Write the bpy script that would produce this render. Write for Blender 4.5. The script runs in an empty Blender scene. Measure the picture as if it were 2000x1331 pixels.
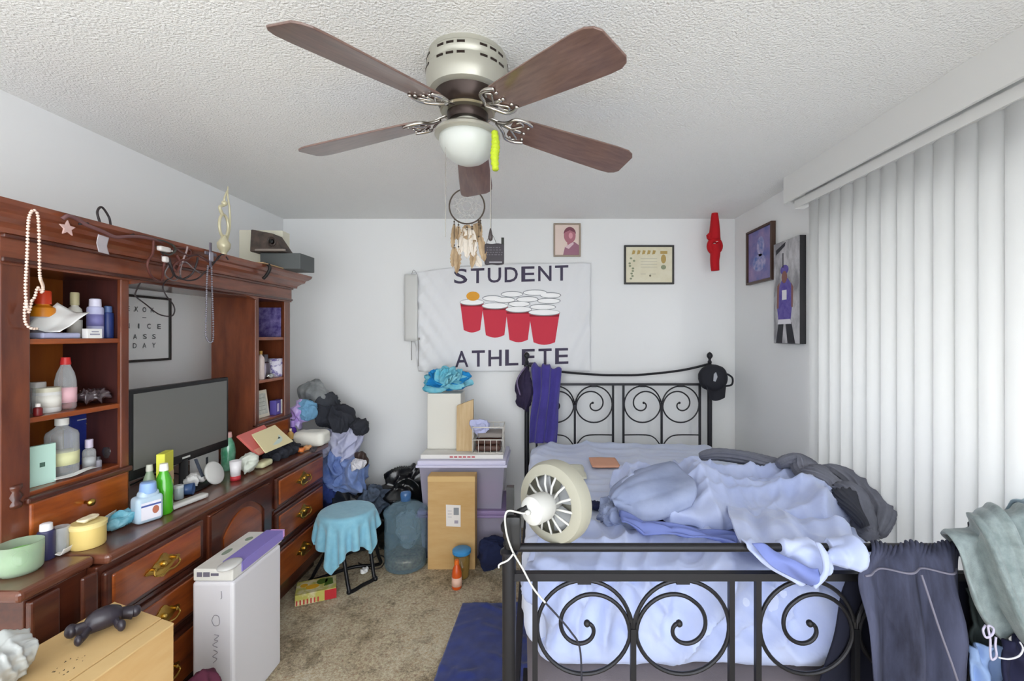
import bpy, bmesh, math, random
import numpy as np
from mathutils import Vector as V, Matrix, Euler, noise
sc = bpy.context.scene
COL = sc.collection
PI = math.pi

# ------------------------------------------------------------------ camera, sky, exposure
CZ, F, VX, VY = 1.52, 867.0, 1050.0, 655.0        # eye height, focal length in px, vanishing point of the room's depth
cam = bpy.data.cameras.new('camera'); cam_o = bpy.data.objects.new('camera', cam); COL.objects.link(cam_o)
cam_o.location = (0, 0, CZ); cam_o.rotation_euler = (PI/2, 0, 0)
cam.sensor_width = 36; cam.lens = 36*F/2000.0
cam.shift_x = (1000-VX)/2000.0; cam.shift_y = -(665.5-VY)/2000.0
cam.clip_start = 0.02; cam.clip_end = 60
sc.camera = cam_o
w = bpy.data.worlds.new('sky'); sc.world = w; w.use_nodes = True
w.node_tree.nodes['Background'].inputs[0].default_value = (0.93, 0.965, 1.0, 1)
_wn = w.node_tree.nodes; _wl = w.node_tree.links
def _wm(op, a, b):
    n = _wn.new('ShaderNodeMath'); n.operation = op
    for k, q in enumerate((a, b)):
        if isinstance(q, (int, float)): n.inputs[k].default_value = q
        else: _wl.new(q, n.inputs[k])
    return n.outputs[0]
_tc = _wn.new('ShaderNodeTexCoord'); _sx = _wn.new('ShaderNodeSeparateXYZ'); _wl.new(_tc.outputs['Generated'], _sx.inputs[0])
# sky fill graded brighter above and towards the window, added to model the folds
_gx = _wm('ADD', _wm('MULTIPLY', _sx.outputs[0], .75), 1.0)
_gz = _wm('ADD', _wm('MULTIPLY', _sx.outputs[2], .40), 1.0)
_wl.new(_wm('MULTIPLY', _wm('MULTIPLY', _gx, _gz), 2.15), _wn['Background'].inputs[1])
sc.view_settings.view_transform = 'Standard'; sc.view_settings.look = 'None'
sc.view_settings.gamma = 1; sc.view_settings.use_curve_mapping = False
sc.view_settings.exposure = 0.97
def area(name, loc, rot, sx, sy, power, col=(1, 1, 1)):
    l = bpy.data.lights.new(name, 'AREA'); l.shape = 'RECTANGLE'; l.size = sx; l.size_y = sy
    l.energy = power; l.color = col
    o = bpy.data.objects.new(name, l); COL.objects.link(o); o.location = loc; o.rotation_euler = rot
    return o
# daylight falling on the sliding window from outside
area('window_daylight', (2.6, 1.1, 1.5), (0, math.radians(82), 0), 2.6, 3.0, 185, (1.0, 0.99, 0.97))

# ------------------------------------------------------------------ materials
def lin(c):
    if isinstance(c, str):
        c = c.lstrip('#'); c = [int(c[i:i+2], 16)/255 for i in (0, 2, 4)]
    return tuple((x/12.92 if x <= .04045 else ((x+.055)/1.055)**2.4) for x in c[:3])
MC = {}
def M(name, col='#808080', rough=.6, metal=0, col2=None, nscale=8, stretch=(1, 1, 1), bump=0, bscale=60, bdist=.004,
      coat=0, trans=0, ior=1.45, sheen=0, emit=None, alpha=1, contrast=(.35, .65), voro=False, translucent=0, wave=None, spec=None):
    if name in MC: return MC[name]
    m = bpy.data.materials.new(name); m.use_nodes = True; MC[name] = m
    nt = m.node_tree; n = nt.nodes; L = nt.links; b = n['Principled BSDF']
    c = (*lin(col), 1)
    b.inputs['Base Color'].default_value = c
    b.inputs['Roughness'].default_value = rough; b.inputs['Metallic'].default_value = metal
    b.inputs['Coat Weight'].default_value = coat; b.inputs['Coat Roughness'].default_value = .12
    b.inputs['Transmission Weight'].default_value = trans; b.inputs['IOR'].default_value = ior
    b.inputs['Sheen Weight'].default_value = sheen
    b.inputs['Alpha'].default_value = alpha
    if spec is not None: b.inputs['Specular IOR Level'].default_value = spec
    if emit: b.inputs['Emission Color'].default_value = c; b.inputs['Emission Strength'].default_value = emit
    tc = n.new('ShaderNodeTexCoord'); mp = n.new('ShaderNodeMapping'); mp.inputs['Scale'].default_value = stretch
    L.new(tc.outputs['Object'], mp.inputs['Vector'])
    if col2 is not None:
        if wave:
            t = n.new('ShaderNodeTexWave'); t.inputs['Scale'].default_value = nscale; t.inputs['Distortion'].default_value = wave
            t.inputs['Detail'].default_value = 3; t.inputs['Detail Scale'].default_value = 1.5
        else:
            t = n.new('ShaderNodeTexNoise'); t.inputs['Scale'].default_value = nscale; t.inputs['Detail'].default_value = 6
            t.inputs['Roughness'].default_value = .6
        L.new(mp.outputs[0], t.inputs['Vector'])
        r = n.new('ShaderNodeValToRGB'); r.color_ramp.elements[0].position = contrast[0]; r.color_ramp.elements[1].position = contrast[1]
        r.color_ramp.elements[0].color = c; r.color_ramp.elements[1].color = (*lin(col2), 1)
        L.new(t.outputs['Fac'], r.inputs[0]); L.new(r.outputs[0], b.inputs['Base Color'])
    if bump:
        t = n.new('ShaderNodeTexVoronoi' if voro else 'ShaderNodeTexNoise'); t.inputs['Scale'].default_value = bscale
        if not voro: t.inputs['Detail'].default_value = 3
        L.new(mp.outputs[0], t.inputs['Vector'])
        bp = n.new('ShaderNodeBump'); bp.inputs['Strength'].default_value = bump; bp.inputs['Distance'].default_value = bdist
        L.new(t.outputs[0], bp.inputs['Height']); L.new(bp.outputs[0], b.inputs['Normal'])
    if translucent:
        tr = n.new('ShaderNodeBsdfTranslucent'); tr.inputs[0].default_value = c
        mx = n.new('ShaderNodeMixShader'); mx.inputs[0].default_value = translucent
        L.new(b.outputs[0], mx.inputs[1]); L.new(tr.outputs[0], mx.inputs[2])
        L.new(mx.outputs[0], n['Material Output'].inputs[0])
    return m

wall_m = M('wall_paint', '#eaebeb', .75, bump=.15, bscale=90, bdist=.002)
ceil_m = M('popcorn_ceiling', '#f2f2f0', .95, bump=1.0, bscale=120, bdist=.008)
wood = M('cherry_wood', '#6a2d10', .30, col2='#a5541f', nscale=6, stretch=(4, .6, 4), coat=.5, contrast=(.3, .72))
woodv = M('cherry_wood_upright', '#54281a', .34, col2='#7e4429', nscale=6, stretch=(3, 3, .6), coat=.45, contrast=(.3, .75))
woodd = M('dark_cherry_molding', '#3a1a13', .34, col2='#5a2d1d', nscale=6, stretch=(3, .6, 3), coat=.5)
woodo = M('orange_wood_back', '#8a4612', .5, col2='#9c5518', nscale=5, stretch=(4, 4, .5))  # light falling on the back panels is put into this orange
woodp = M('shaded_brown_side', '#3a1d1c', .5, col2='#4a2522', nscale=5, stretch=(4, 4, .5))  # shade on the near tower's side panels is put into this brown
brass = M('brass', '#c6a455', .28, 1.0, bump=.2, bscale=200)
iron = M('black_iron', '#2b2b2f', .42, .5, spec=.5)
white = M('white_plastic', '#cdcdca', .4)
cream_p = M('cream_plastic', '#a5a395', .5)
blackp = M('black_plastic', '#151517', .4)
sheet_m = M('pale_blue_sheet', '#c6d0ec', .85, col2='#d2daf0', nscale=7, sheen=.2, bump=.15, bscale=300, bdist=.001)
card = M('cardboard', '#c09a63', .85, col2='#c9a672', nscale=4, stretch=(1, 1, 4))
chrome = M('chrome', '#c9c5c0', .18, 1.0)
glassm = M('clear_glass', '#f2f7f8', .03, trans=1, ior=1.45)
paper = M('white_paper', '#eeeeec', .8)

def thin(name, col, see=.7, rough=.08, gloss=.12):
    # thin clear plastic or glass: mostly see-through, a tinted body and a gloss
    if name in MC: return MC[name]
    m = bpy.data.materials.new(name); m.use_nodes = True; MC[name] = m
    nt = m.node_tree; n = nt.nodes; b = n['Principled BSDF']; b.inputs['Base Color'].default_value = (*lin(col), 1); b.inputs['Roughness'].default_value = rough
    b.inputs['Coat Weight'].default_value = .6
    t = n.new('ShaderNodeBsdfTransparent'); t.inputs[0].default_value = (*[.5+.5*c for c in lin(col)], 1)
    x = n.new('ShaderNodeMixShader'); lw = n.new('ShaderNodeLayerWeight'); lw.inputs[0].default_value = .35
    mp = n.new('ShaderNodeMapRange'); mp.inputs[3].default_value = 1-see; mp.inputs[4].default_value = min(1, 1-see+.45)
    nt.links.new(lw.outputs['Facing'], mp.inputs[0]); nt.links.new(mp.outputs[0], x.inputs[0])
    nt.links.new(t.outputs[0], x.inputs[1]); nt.links.new(b.outputs[0], x.inputs[2]); nt.links.new(x.outputs[0], n['Material Output'].inputs[0])
    return m

# ------------------------------------------------------------------ geometry helpers
def PX(x, y, D): return V(((x-VX)/F*D, D, CZ+(VY-y)/F*D))       # the room point seen at (x, y) at depth D
def PXX(x, y, X):                                                 # the room point seen at (x, y) on the plane X
    D = X*F/(x-VX); return V((X, D, CZ+(VY-y)/F*D))
def PZ(x, y, Z):                                                  # the room point seen at (x, y) on the level Z
    D = (Z-CZ)*F/(VY-y); return V(((x-VX)/F*D, D, Z))
def nz(p, s, seed=0):
    return noise.noise(V(p)*s+V((seed*3.1, seed*7.7, seed*1.3)))
def wrink(p, s=4, seed=0, st=(1, 1, 1), sharp=1.0):
    q = V((p[0]*st[0], p[1]*st[1], p[2]*st[2]))*s+V((seed*3.1, seed*7.7, seed*1.3))
    q = q+noise.noise_vector(q*.55)*1.1
    a = 1-abs(noise.noise(q))*2.4; b = 1-abs(noise.noise(q*2.1+V((5, 9, 2))))*2.4
    a = max(a, -1); b = max(b, -1)
    return (a+.42*b)*.7*sharp

def crease(p, k=6, seed=0, n=3, flat=1.0):
    # cloth folds: long sharp ridges in a few directions that fade in and out
    rnd = random.Random(seed*17+3); tot = 0
    q0 = V(p); w_ = noise.noise_vector(q0*k*.33+V((seed, 2*seed, 5)))*(.75/k)
    q = q0+w_
    for i in range(n):
        a = rnd.uniform(0, PI); b = rnd.uniform(-.5, .5)*flat
        d = V((math.cos(a), math.sin(a), b if flat else 0)).normalized(); kk = k*(1, 1.45, 2.1)[i % 3]
        ph = q.dot(d)*kk*PI+1.6*noise.noise(q*kk*.45+V((i*9, seed, 1)))+rnd.uniform(0, 6)
        r = (1-abs(math.sin(ph)))**1.6
        m = noise.noise(q*k*.42+V((seed*2+i*13, 4, i)))*1.6+.45
        tot += (r-.32)*max(0, min(1, m))*(1, .6, .38)[i % 3]
    return tot
def resample(path, n):
    L = [0]
    for a, b in zip(path, path[1:]): L.append(L[-1]+(b-a).length)
    out = []; j = 0
    for i in range(n+1):
        t = L[-1]*i/n
        while j < len(path)-2 and L[j+1] < t: j += 1
        d = L[j+1]-L[j]; out.append(path[j].lerp(path[j+1], (t-L[j])/d if d > 1e-9 else 0))
    return out
def smooth_path(pts, n=8, closed=False):
    P = [V(p) for p in pts]; out = []; m = len(P)
    rng = m if closed else m-1
    for i in range(rng):
        p0 = P[(i-1) % m] if closed or i > 0 else P[0]
        p1 = P[i]; p2 = P[(i+1) % m]
        p3 = P[(i+2) % m] if closed or i < m-2 else P[-1]
        for k in range(n):
            t = k/n
            out.append(.5*((2*p1)+(-p0+p2)*t+(2*p0-5*p1+4*p2-p3)*t*t+(-p0+3*p1-3*p2+p3)*t**3))
    if not closed: out.append(P[-1])
    return out

class G:
    def __init__(s): s.v = []; s.f = []; s.mods = {}
    def add(s, vs, fs):
        k = len(s.v); s.v += [V(a) for a in vs]; s.f += [tuple(i+k for i in q) for q in fs]; return s
    def box(s, a, b, M4=None):
        x0, y0, z0 = [min(a[i], b[i]) for i in range(3)]; x1, y1, z1 = [max(a[i], b[i]) for i in range(3)]
        vs = [V(p) for p in ((x0, y0, z0), (x1, y0, z0), (x1, y1, z0), (x0, y1, z0), (x0, y0, z1), (x1, y0, z1), (x1, y1, z1), (x0, y1, z1))]
        if M4: vs = [M4 @ p for p in vs]
        return s.add(vs, [(0, 3, 2, 1), (4, 5, 6, 7), (0, 1, 5, 4), (1, 2, 6, 5), (2, 3, 7, 6), (3, 0, 4, 7)])
    def hexa(s, bot, top):
        return s.add(list(bot)+list(top), [(0, 3, 2, 1), (4, 5, 6, 7), (0, 1, 5, 4), (1, 2, 6, 5), (2, 3, 7, 6), (3, 0, 4, 7)])
    def lathe(s, prof, c=(0, 0, 0), n=28, ax=None, sx=1, sy=1):
        c = V(c); R = Matrix.Identity(3)
        if ax is not None: R = V((0, 0, 1)).rotation_difference(V(ax)).to_matrix()
        vs = []; fs = []
        for (r, z) in prof:
            for i in range(n):
                a = 2*PI*i/n; vs.append(c+R @ V((r*math.cos(a)*sx, r*math.sin(a)*sy, z)))
        m = len(prof)
        for j in range(m-1):
            for i in range(n):
                fs.append((j*n+i, j*n+(i+1) % n, (j+1)*n+(i+1) % n, (j+1)*n+i))
        if prof[0][0] > 1e-5: fs.append(tuple(reversed(range(n))))
        if prof[-1][0] > 1e-5: fs.append(tuple(range((m-1)*n, m*n)))
        return s.add(vs, fs)
    def tube(s, pts, r=.003, n=8, closed=False, flat=1.0, rf=None):
        P = [V(p) for p in pts]; m = len(P); vs = []; fs = []
        up = V((0, 0, 1))
        t0 = (P[1]-P[0]).normalized()
        if abs(t0.dot(up)) > .95: up = V((1, 0, 0))
        x = t0.cross(up).normalized()
        for i in range(m):
            a = P[(i-1) % m] if (closed or i > 0) else P[0]; b = P[(i+1) % m] if (closed or i < m-1) else P[-1]
            t = (b-a)
            t = t.normalized() if t.length > 1e-9 else t0
            x = x-t*x.dot(t)
            x = x.normalized() if x.length > 1e-6 else t.orthogonal().normalized()
            y = t.cross(x)
            rr = rf(i/(m-1)) if rf else r
            for k in range(n):
                q = 2*PI*k/n; vs.append(P[i]+x*math.cos(q)*rr+y*math.sin(q)*rr*flat)
        for i in range(m if closed else m-1):
            j = (i+1) % m
            for k in range(n):
                fs.append((i*n+k, i*n+(k+1) % n, j*n+(k+1) % n, j*n+k))
        if not closed:
            fs.append(tuple(reversed(range(n)))); fs.append(tuple(range((m-1)*n, m*n)))
        return s.add(vs, fs)
    def grid(s, fn, nu, nv):
        vs = [fn(i/nu, j/nv) for j in range(nv+1) for i in range(nu+1)]
        fs = [(j*(nu+1)+i, j*(nu+1)+i+1, (j+1)*(nu+1)+i+1, (j+1)*(nu+1)+i) for j in range(nv) for i in range(nu)]
        return s.add(vs, fs)
    def loft(s, curves, nu, nv, disp=None, n=8):
        """a cloth through several roughly parallel curves; v runs across them, u along each"""
        P = []
        for c in curves:
            P.append(resample(smooth_path(c, 14), nu))
        rows = []
        for i in range(nu+1): 
            rows.append(resample(smooth_path([p[i] for p in P], 12), nv))
        out = []
        for j in range(nv+1):
            for i in range(nu+1):
                p = rows[i][j]
                if disp:
                    a = rows[min(nu, i+1)][j]-rows[max(0, i-1)][j]; b = rows[i][min(nv, j+1)]-rows[i][max(0, j-1)]
                    nr = a.cross(b); nr = nr.normalized() if nr.length > 1e-12 else V((0, 0, 1))
                    p = p+nr*disp(i/nu, j/nv)
                out.append(p)
        fs = [(j*(nu+1)+i, j*(nu+1)+i+1, (j+1)*(nu+1)+i+1, (j+1)*(nu+1)+i) for j in range(nv) for i in range(nu)]
        return s.add(out, fs)
    def prism(s, poly, mp, d0, d1):
        n = len(poly)
        vs = [mp(a, b, d0) for a, b in poly]+[mp(a, b, d1) for a, b in poly]
        fs = [tuple(reversed(range(n))), tuple(range(n, 2*n))]+[(i, (i+1) % n, n+(i+1) % n, n+i) for i in range(n)]
        return s.add(vs, fs)
    def sphere(s, c, r, n=12, m=8, sc=(1, 1, 1)):
        prof = [(math.sin(PI*j/m)*r, -math.cos(PI*j/m)*r) for j in range(m+1)]
        k = len(s.v); s.lathe(prof, (0, 0, 0), n)
        for i in range(k, len(s.v)):
            q = s.v[i]; s.v[i] = V((q.x*sc[0], q.y*sc[1], q.z*sc[2]))+V(c)
        return s
    def rbox(s, c, h, r, n=(20, 20, 8), disp=None, M4=None):
        """rounded box: a subdivided cube, corners rounded by r, each point pushed along its normal by disp(p, nrm)"""
        c = V(c); key = {}; vs = []; fs = []
        def vert(i, j, k):
            if (i, j, k) in key: return key[(i, j, k)]
            q = V((-h[0]+2*h[0]*i/n[0], -h[1]+2*h[1]*j/n[1], -h[2]+2*h[2]*k/n[2]))
            inner = V([max(-h[a]+r[a], min(h[a]-r[a], q[a])) for a in range(3)])
            d = V([(q[a]-inner[a])/r[a] for a in range(3)])
            if d.length > 1e-9:
                mx = max(abs(d.x), abs(d.y), abs(d.z)); dn = d.normalized()*mx
                q = inner+V([dn[a]*r[a] for a in range(3)])
                nr = V([dn[a]/r[a] for a in range(3)]).normalized()
            else: nr = V((0, 0, 1))
            p = c+q
            if disp: p = p+nr*disp(p, nr)
            if M4: p = M4 @ p
            key[(i, j, k)] = len(vs); vs.append(p); return len(vs)-1
        for (a, b, e) in ((0, 1, 2), (1, 2, 0), (2, 0, 1)):
            for side in (0, 1):
                for i in range(n[a]):
                    for j in range(n[b]):
                        q = []
                        for (di, dj) in ((0, 0), (1, 0), (1, 1), (0, 1)):
                            t = [0, 0, 0]; t[a] = i+di; t[b] = j+dj; t[e] = side*n[e]; q.append(vert(*t))
                        fs.append(tuple(q) if side else tuple(reversed(q)))
        return s.add(vs, fs)
    def blob(s, c, h, seed=0, amp=.25, fr=2.2, n=24, pw=.8, fine=.0, st=(1, 1, 1), M4=None):
        hm = sum(h)/3
        def d(p, nr):
            q = (V(p)-V(c))
            u = V((q.x*st[0], q.y*st[1], q.z*st[2]))
            v = nz(q, .9/hm, seed)*hm*.35+crease(u, fr/hm*.32, seed, 3, 2.0)*amp*hm*.85
            if fine: v += crease(u, fr/hm*.8, seed+5, 2, 2.0)*fine*hm*.5
            return v
        rr = tuple(x*pw for x in h)
        return s.rbox(c, h, rr, (n, n, n), d, M4)
    def build(s, name, mat, parent=None, world=False, smooth=False, bevel=0, bseg=2, sub=0, solid=0, origin=None, auto=False):
        vs = s.v
        me = bpy.data.meshes.new(name)
        base = V((0, 0, 0))
        if parent is None:
            if origin is not None: base = V(origin)
            else:
                xs = [v.x for v in vs]; ys = [v.y for v in vs]; zs = [v.z for v in vs]
                base = V(((min(xs)+max(xs))/2, (min(ys)+max(ys))/2, min(zs)))
            vs = [v-base for v in vs]
        elif world:
            q = parent
            while q.parent: q = q.parent
            im = Matrix.LocRotScale(q.location, q.rotation_euler, q.scale).inverted()
            vs = [im @ v for v in vs]
        me.from_pydata([tuple(v) for v in vs], [], s.f)
        me.validate(); me.update()
        o = bpy.data.objects.new(name, me); COL.objects.link(o)
        if parent is None: o.location = base
        else: o.parent = parent
        bm = bmesh.new(); bm.from_mesh(me); bmesh.ops.recalc_face_normals(bm, faces=bm.faces); bm.to_mesh(me); bm.free()
        if isinstance(mat, (list, tuple)):
            for q in mat: me.materials.append(q)
        else: me.materials.append(mat)
        if smooth or auto:
            for p in me.polygons: p.use_smooth = True
        if bevel:
            b = o.modifiers.new('bevel', 'BEVEL'); b.width = bevel; b.segments = bseg; b.limit_method = 'ANGLE'; b.angle_limit = math.radians(40)
        if solid:
            b = o.modifiers.new('thickness', 'SOLIDIFY'); b.thickness = solid; b.offset = 0
        if sub:
            b = o.modifiers.new('subdivision', 'SUBSURF'); b.levels = sub; b.render_levels = sub
        if auto:
            try: me.set_sharp_from_angle(angle=math.radians(38))
            except Exception: pass
        return o

def T(name, label, cat, loc=(0, 0, 0), rot=(0, 0, 0), group=None):
    o = bpy.data.objects.new(name, None); COL.objects.link(o); o.empty_display_size = .05
    o.location = loc; o.rotation_euler = rot if isinstance(rot, tuple) else (0, 0, rot)
    o['label'] = label; o['category'] = cat
    if group: o['group'] = group
    return o
def tag(o, label, cat, group=None, kind=None):
    o['label'] = label; o['category'] = cat
    if group: o['group'] = group
    if kind: o['kind'] = kind
    return o
def S(o, label=None, cat=None):
    o['kind'] = 'structure'
    o['label'] = label or o.name.replace('_', ' '); o['category'] = cat or o.name.split('_')[0]
    return o

_tm = {}
def text_geo(body):
    """mesh of a line of lettering, scaled to the unit box (0..1, 0..1), with its aspect"""
    if body in _tm: return _tm[body]
    cu = bpy.data.curves.new('lettering', 'FONT'); cu.body = body; cu.resolution_u = 3; cu.offset = .012
    o = bpy.data.objects.new('lettering', cu); COL.objects.link(o)
    bpy.context.view_layer.update()
    me = bpy.data.meshes.new_from_object(o.evaluated_get(bpy.context.evaluated_depsgraph_get()))
    vs = [v.co.copy() for v in me.vertices]; fs = [tuple(p.vertices) for p in me.polygons]
    bpy.data.objects.remove(o); bpy.data.meshes.remove(me); bpy.data.curves.remove(cu)
    x0 = min(v.x for v in vs); x1 = max(v.x for v in vs); y0 = min(v.y for v in vs); y1 = max(v.y for v in vs)
    r = ([((v.x-x0)/(x1-x0), (v.y-y0)/(y1-y0)) for v in vs], fs, (x1-x0)/(y1-y0)); _tm[body] = r
    return r
def text_on(g, body, mp):
    vs, fs, asp = text_geo(body); g.add([mp(a, b) for a, b in vs], fs); return g

# a small position-based cloth solver, run while the scene is built
def cloth(P, pins, collide, steps=120, iters=10, grav=(0, 0, -9.8), dt=.02, damp=.96, bend=True, rest=None):
    P = P.astype(float); R = P if rest is None else rest; Q = P.copy(); g = np.array(grav)
    W = np.ones(P.shape[:2]); W[pins] = 0
    cons = []
    dirs = [(1, 0), (0, 1), (1, 1), (1, -1)]+([(2, 0), (0, 2)] if bend else [])
    for (a, b) in dirs:
        for c in range(2):
            n0, n1 = P.shape[:2]
            I, J = np.meshgrid(np.arange(n0), np.arange(n1), indexing='ij')
            ok = (I+a < n0) & (J+b < n1) & (J+b >= 0)
            key = (I//max(a, 1) if a else J//max(b, 1)) % 2
            ok &= key == c
            i, j = I[ok], J[ok]; l = np.linalg.norm(R[i, j]-R[i+a, j+b], axis=1)
            k = .25 if (abs(a) == 2 or abs(b) == 2) else 1.0
            cons.append((i, j, i+a, j+b, l, k))
    for s in range(steps):
        vel = (P-Q)*damp; Q = P.copy(); P = P+(vel+g*dt*dt)*W[..., None]
        for _ in range(iters):
            for (i, j, a, b, l, k) in cons:
                d = P[a, b]-P[i, j]; L = np.linalg.norm(d, axis=1)+1e-9
                w0 = W[i, j]; w1 = W[a, b]; ws = w0+w1+1e-9
                e = (d*((L-l)/L*k)[:, None])/ws[:, None]
                P[i, j] += e*w0[:, None]; P[a, b] -= e*w1[:, None]
            P = collide(P, Q)
    return P
def cloth_geo(P):
    g = G(); n0, n1 = P.shape[:2]
    g.v = [V(P[i, j]) for i in range(n0) for j in range(n1)]
    g.f = [(i*n1+j, i*n1+j+1, (i+1)*n1+j+1, (i+1)*n1+j) for i in range(n0-1) for j in range(n1-1)]
    return g
# ------------------------------------------------------------------ the room
XL, XR, YB, ZC, Y0 = -2.01, 1.56, 3.51, 2.44, -0.9
carpet_m = M('carpet', '#bfac8c', 1.0, col2='#dccdb0', nscale=3.2, contrast=(.3, .62), bump=.9, bscale=260, bdist=.012)
nt = carpet_m.node_tree; n_ = nt.nodes; bs = n_['Principled BSDF']
src = bs.inputs['Base Color'].links[0].from_socket
t2 = n_.new('ShaderNodeTexNoise'); t2.inputs['Scale'].default_value = 4.4; t2.inputs['Detail'].default_value = 7; t2.inputs['Roughness'].default_value = .72
tcn = [k for k in n_ if k.bl_idname == 'ShaderNodeTexCoord'][0]; nt.links.new(tcn.outputs['Object'], t2.inputs['Vector'])
r2 = n_.new('ShaderNodeValToRGB'); r2.color_ramp.elements[0].position = .50; r2.color_ramp.elements[1].position = .72
r2.color_ramp.elements[0].color = (0, 0, 0, 1); r2.color_ramp.elements[1].color = (.85, .85, .85, 1)
nt.links.new(t2.outputs[0], r2.inputs[0])
mx = n_.new('ShaderNodeMix'); mx.data_type = 'RGBA'; mx.inputs[7].default_value = (*lin('#6a5638'), 1)
nt.links.new(r2.outputs[0], mx.inputs[0]); nt.links.new(src, mx.inputs[6])
t3 = n_.new('ShaderNodeTexNoise'); t3.inputs['Scale'].default_value = 85; t3.inputs['Detail'].default_value = 5; t3.inputs['Roughness'].default_value = .75
nt.links.new(tcn.outputs['Object'], t3.inputs['Vector'])
m3 = n_.new('ShaderNodeMix'); m3.data_type = 'RGBA'; m3.blend_type = 'OVERLAY'; m3.inputs[0].default_value = .6
nt.links.new(mx.outputs[2], m3.inputs[6]); r3 = n_.new('ShaderNodeValToRGB'); r3.color_ramp.elements[0].position = .33; r3.color_ramp.elements[1].position = .67; nt.links.new(t3.outputs[0], r3.inputs[0]); nt.links.new(r3.outputs[0], m3.inputs[7]); nt.links.new(m3.outputs[2], bs.inputs['Base Color'])

S(G().box((XL-.1, Y0, -.1), (XR+.1, YB+.1, 0)).build('floor', carpet_m), 'stained beige carpet covering the bedroom floor')
S(G().box((XL-.1, Y0, ZC), (XR+.1, YB+.1, ZC+.1)).build('ceiling', ceil_m), 'white popcorn textured ceiling')
S(G().box((XL-.1, Y0, 0), (XL, YB, ZC)).build('wall_left', wall_m), 'plain white wall behind the dresser')
S(G().box((XL-.1, YB, 0), (XR+.1, YB+.1, ZC)).build('wall_back', wall_m), 'plain white wall behind the bed')
WY0, WY1, WZ = -.4, 2.42, 2.17
S(G().box((XR, WY1, 0), (XR+.1, YB, ZC)).box((XR, Y0, 0), (XR+.1, WY0, ZC)).box((XR, WY0, WZ), (XR+.1, WY1, ZC)).build('wall_right', wall_m), 'white wall around the sliding window')
S(G().box((XL, 2.98, 0), (XL+.015, YB, .09)).build('baseboard_left', white, bevel=.004), 'white baseboard of the left wall')
S(G().box((XL, YB-.015, 0), (XR, YB, .09)).build('baseboard_back', white, bevel=.004), 'white baseboard of the back wall')
S(G().box((XR-.015, WY1+.03, 0), (XR, YB-.015, .09)).build('baseboard_right', white, bevel=.004), 'white baseboard of the right wall')
wf = G()
for (a, b) in ((WY0, WY0+.05), (WY1-.05, WY1), (.98, 1.04)): wf.box((XR+.03, a, 0), (XR+.08, b, WZ))
wf.box((XR+.03, WY0, 0), (XR+.08, WY1, .06)).box((XR+.03, WY0, WZ-.05), (XR+.08, WY1, WZ))
thin_m = bpy.data.materials.new('thin_window_glass'); thin_m.use_nodes = True
_n = thin_m.node_tree.nodes; _n.clear(); _o = _n.new('ShaderNodeOutputMaterial'); _t = _n.new('ShaderNodeBsdfTransparent'); _g = _n.new('ShaderNodeBsdfGlossy')
_g.inputs['Roughness'].default_value = .02; _x = _n.new('ShaderNodeMixShader'); _x.inputs[0].default_value = .06
thin_m.node_tree.links.new(_t.outputs[0], _x.inputs[1]); thin_m.node_tree.links.new(_g.outputs[0], _x.inputs[2]); thin_m.node_tree.links.new(_x.outputs[0], _o.inputs[0])
win = S(wf.build('window_1', white, bevel=.004), 'white framed sliding glass window behind the blinds', 'window')
G().box((XR+.052, WY0+.04, .05), (XR+.058, WY1-.04, WZ-.04)).build('pane', thin_m, win, world=True)

# ------------------------------------------------------------------ vertical blinds with their valance
bt = T('vertical_blind', 'tall white vertical blind covering the sliding window beside the bed', 'blind', (1.49, 1.0, .04))
vane_m = M('blind_vane', '#e2e3e3', .6, translucent=.2)
val_m = M('valance_white', '#e3e3e1', .55)
G().box((1.44, -.45, 2.29), (1.455, 2.60, 2.445)).box((1.454, 2.585, 2.291), (XR, 2.599, 2.444)).box((1.452, -.449, 2.425), (XR-.002, 2.588, 2.438)).build('valance', val_m, bt, world=True, bevel=.0015)
G().box((1.475, -.42, 2.245), (1.53, 2.55, 2.29)).build('headrail', val_m, bt, world=True)
g = G(); N = 8
def vane_fn(u, v):
    a = (u-.5)*.102; b = -(1-(2*u-1)**2)*.019
    return V((b, a, v*2.207))
g.grid(vane_fn, N, 1)
first = None
vy = 2.41; k = 0
while vy > -.4:
    if first is None:
        first = g.build('vane', vane_m, bt, smooth=True, solid=.0012); o = first
    else:
        o = first.copy(); COL.objects.link(o); o.parent = bt
    o.location = V((1.503, vy, .045))-bt.location
    o.rotation_euler = (0, 0, math.radians(-4+2*math.sin(k*2.3)))
    vy -= .0855; k += 1

# ------------------------------------------------------------------ dresser
dr = T('dresser', 'long cherry wood dresser with brass handles under the open hutch', 'dresser', (-1.7, 2.1, 0))
XF = -1.43
g = G().box((-1.98, 1.26, .07), (XF-.03, 1.44, .765)).box((-1.98, 1.44, .07), (XF, 2.955, .765))
g.build('carcass', woodd, dr, True, bevel=.004)
G().box((-1.97, 1.29, 0), (XF-.045, 2.93, .10)).build('plinth', woodd, dr, True, bevel=.005)
g = G().box((-2.0, 1.235, .768), (XF-.012, 1.447, .803)).box((-2.0, 1.447, .768), (XF+.03, 2.98, .803))
top_m = M('dresser_top_wood', '#5a3020', .3, col2='#6e4230', nscale=5, stretch=(3, .7, 3), coat=.6)
g.build('top', top_m, dr, True, bevel=.012, bseg=3)
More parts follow.
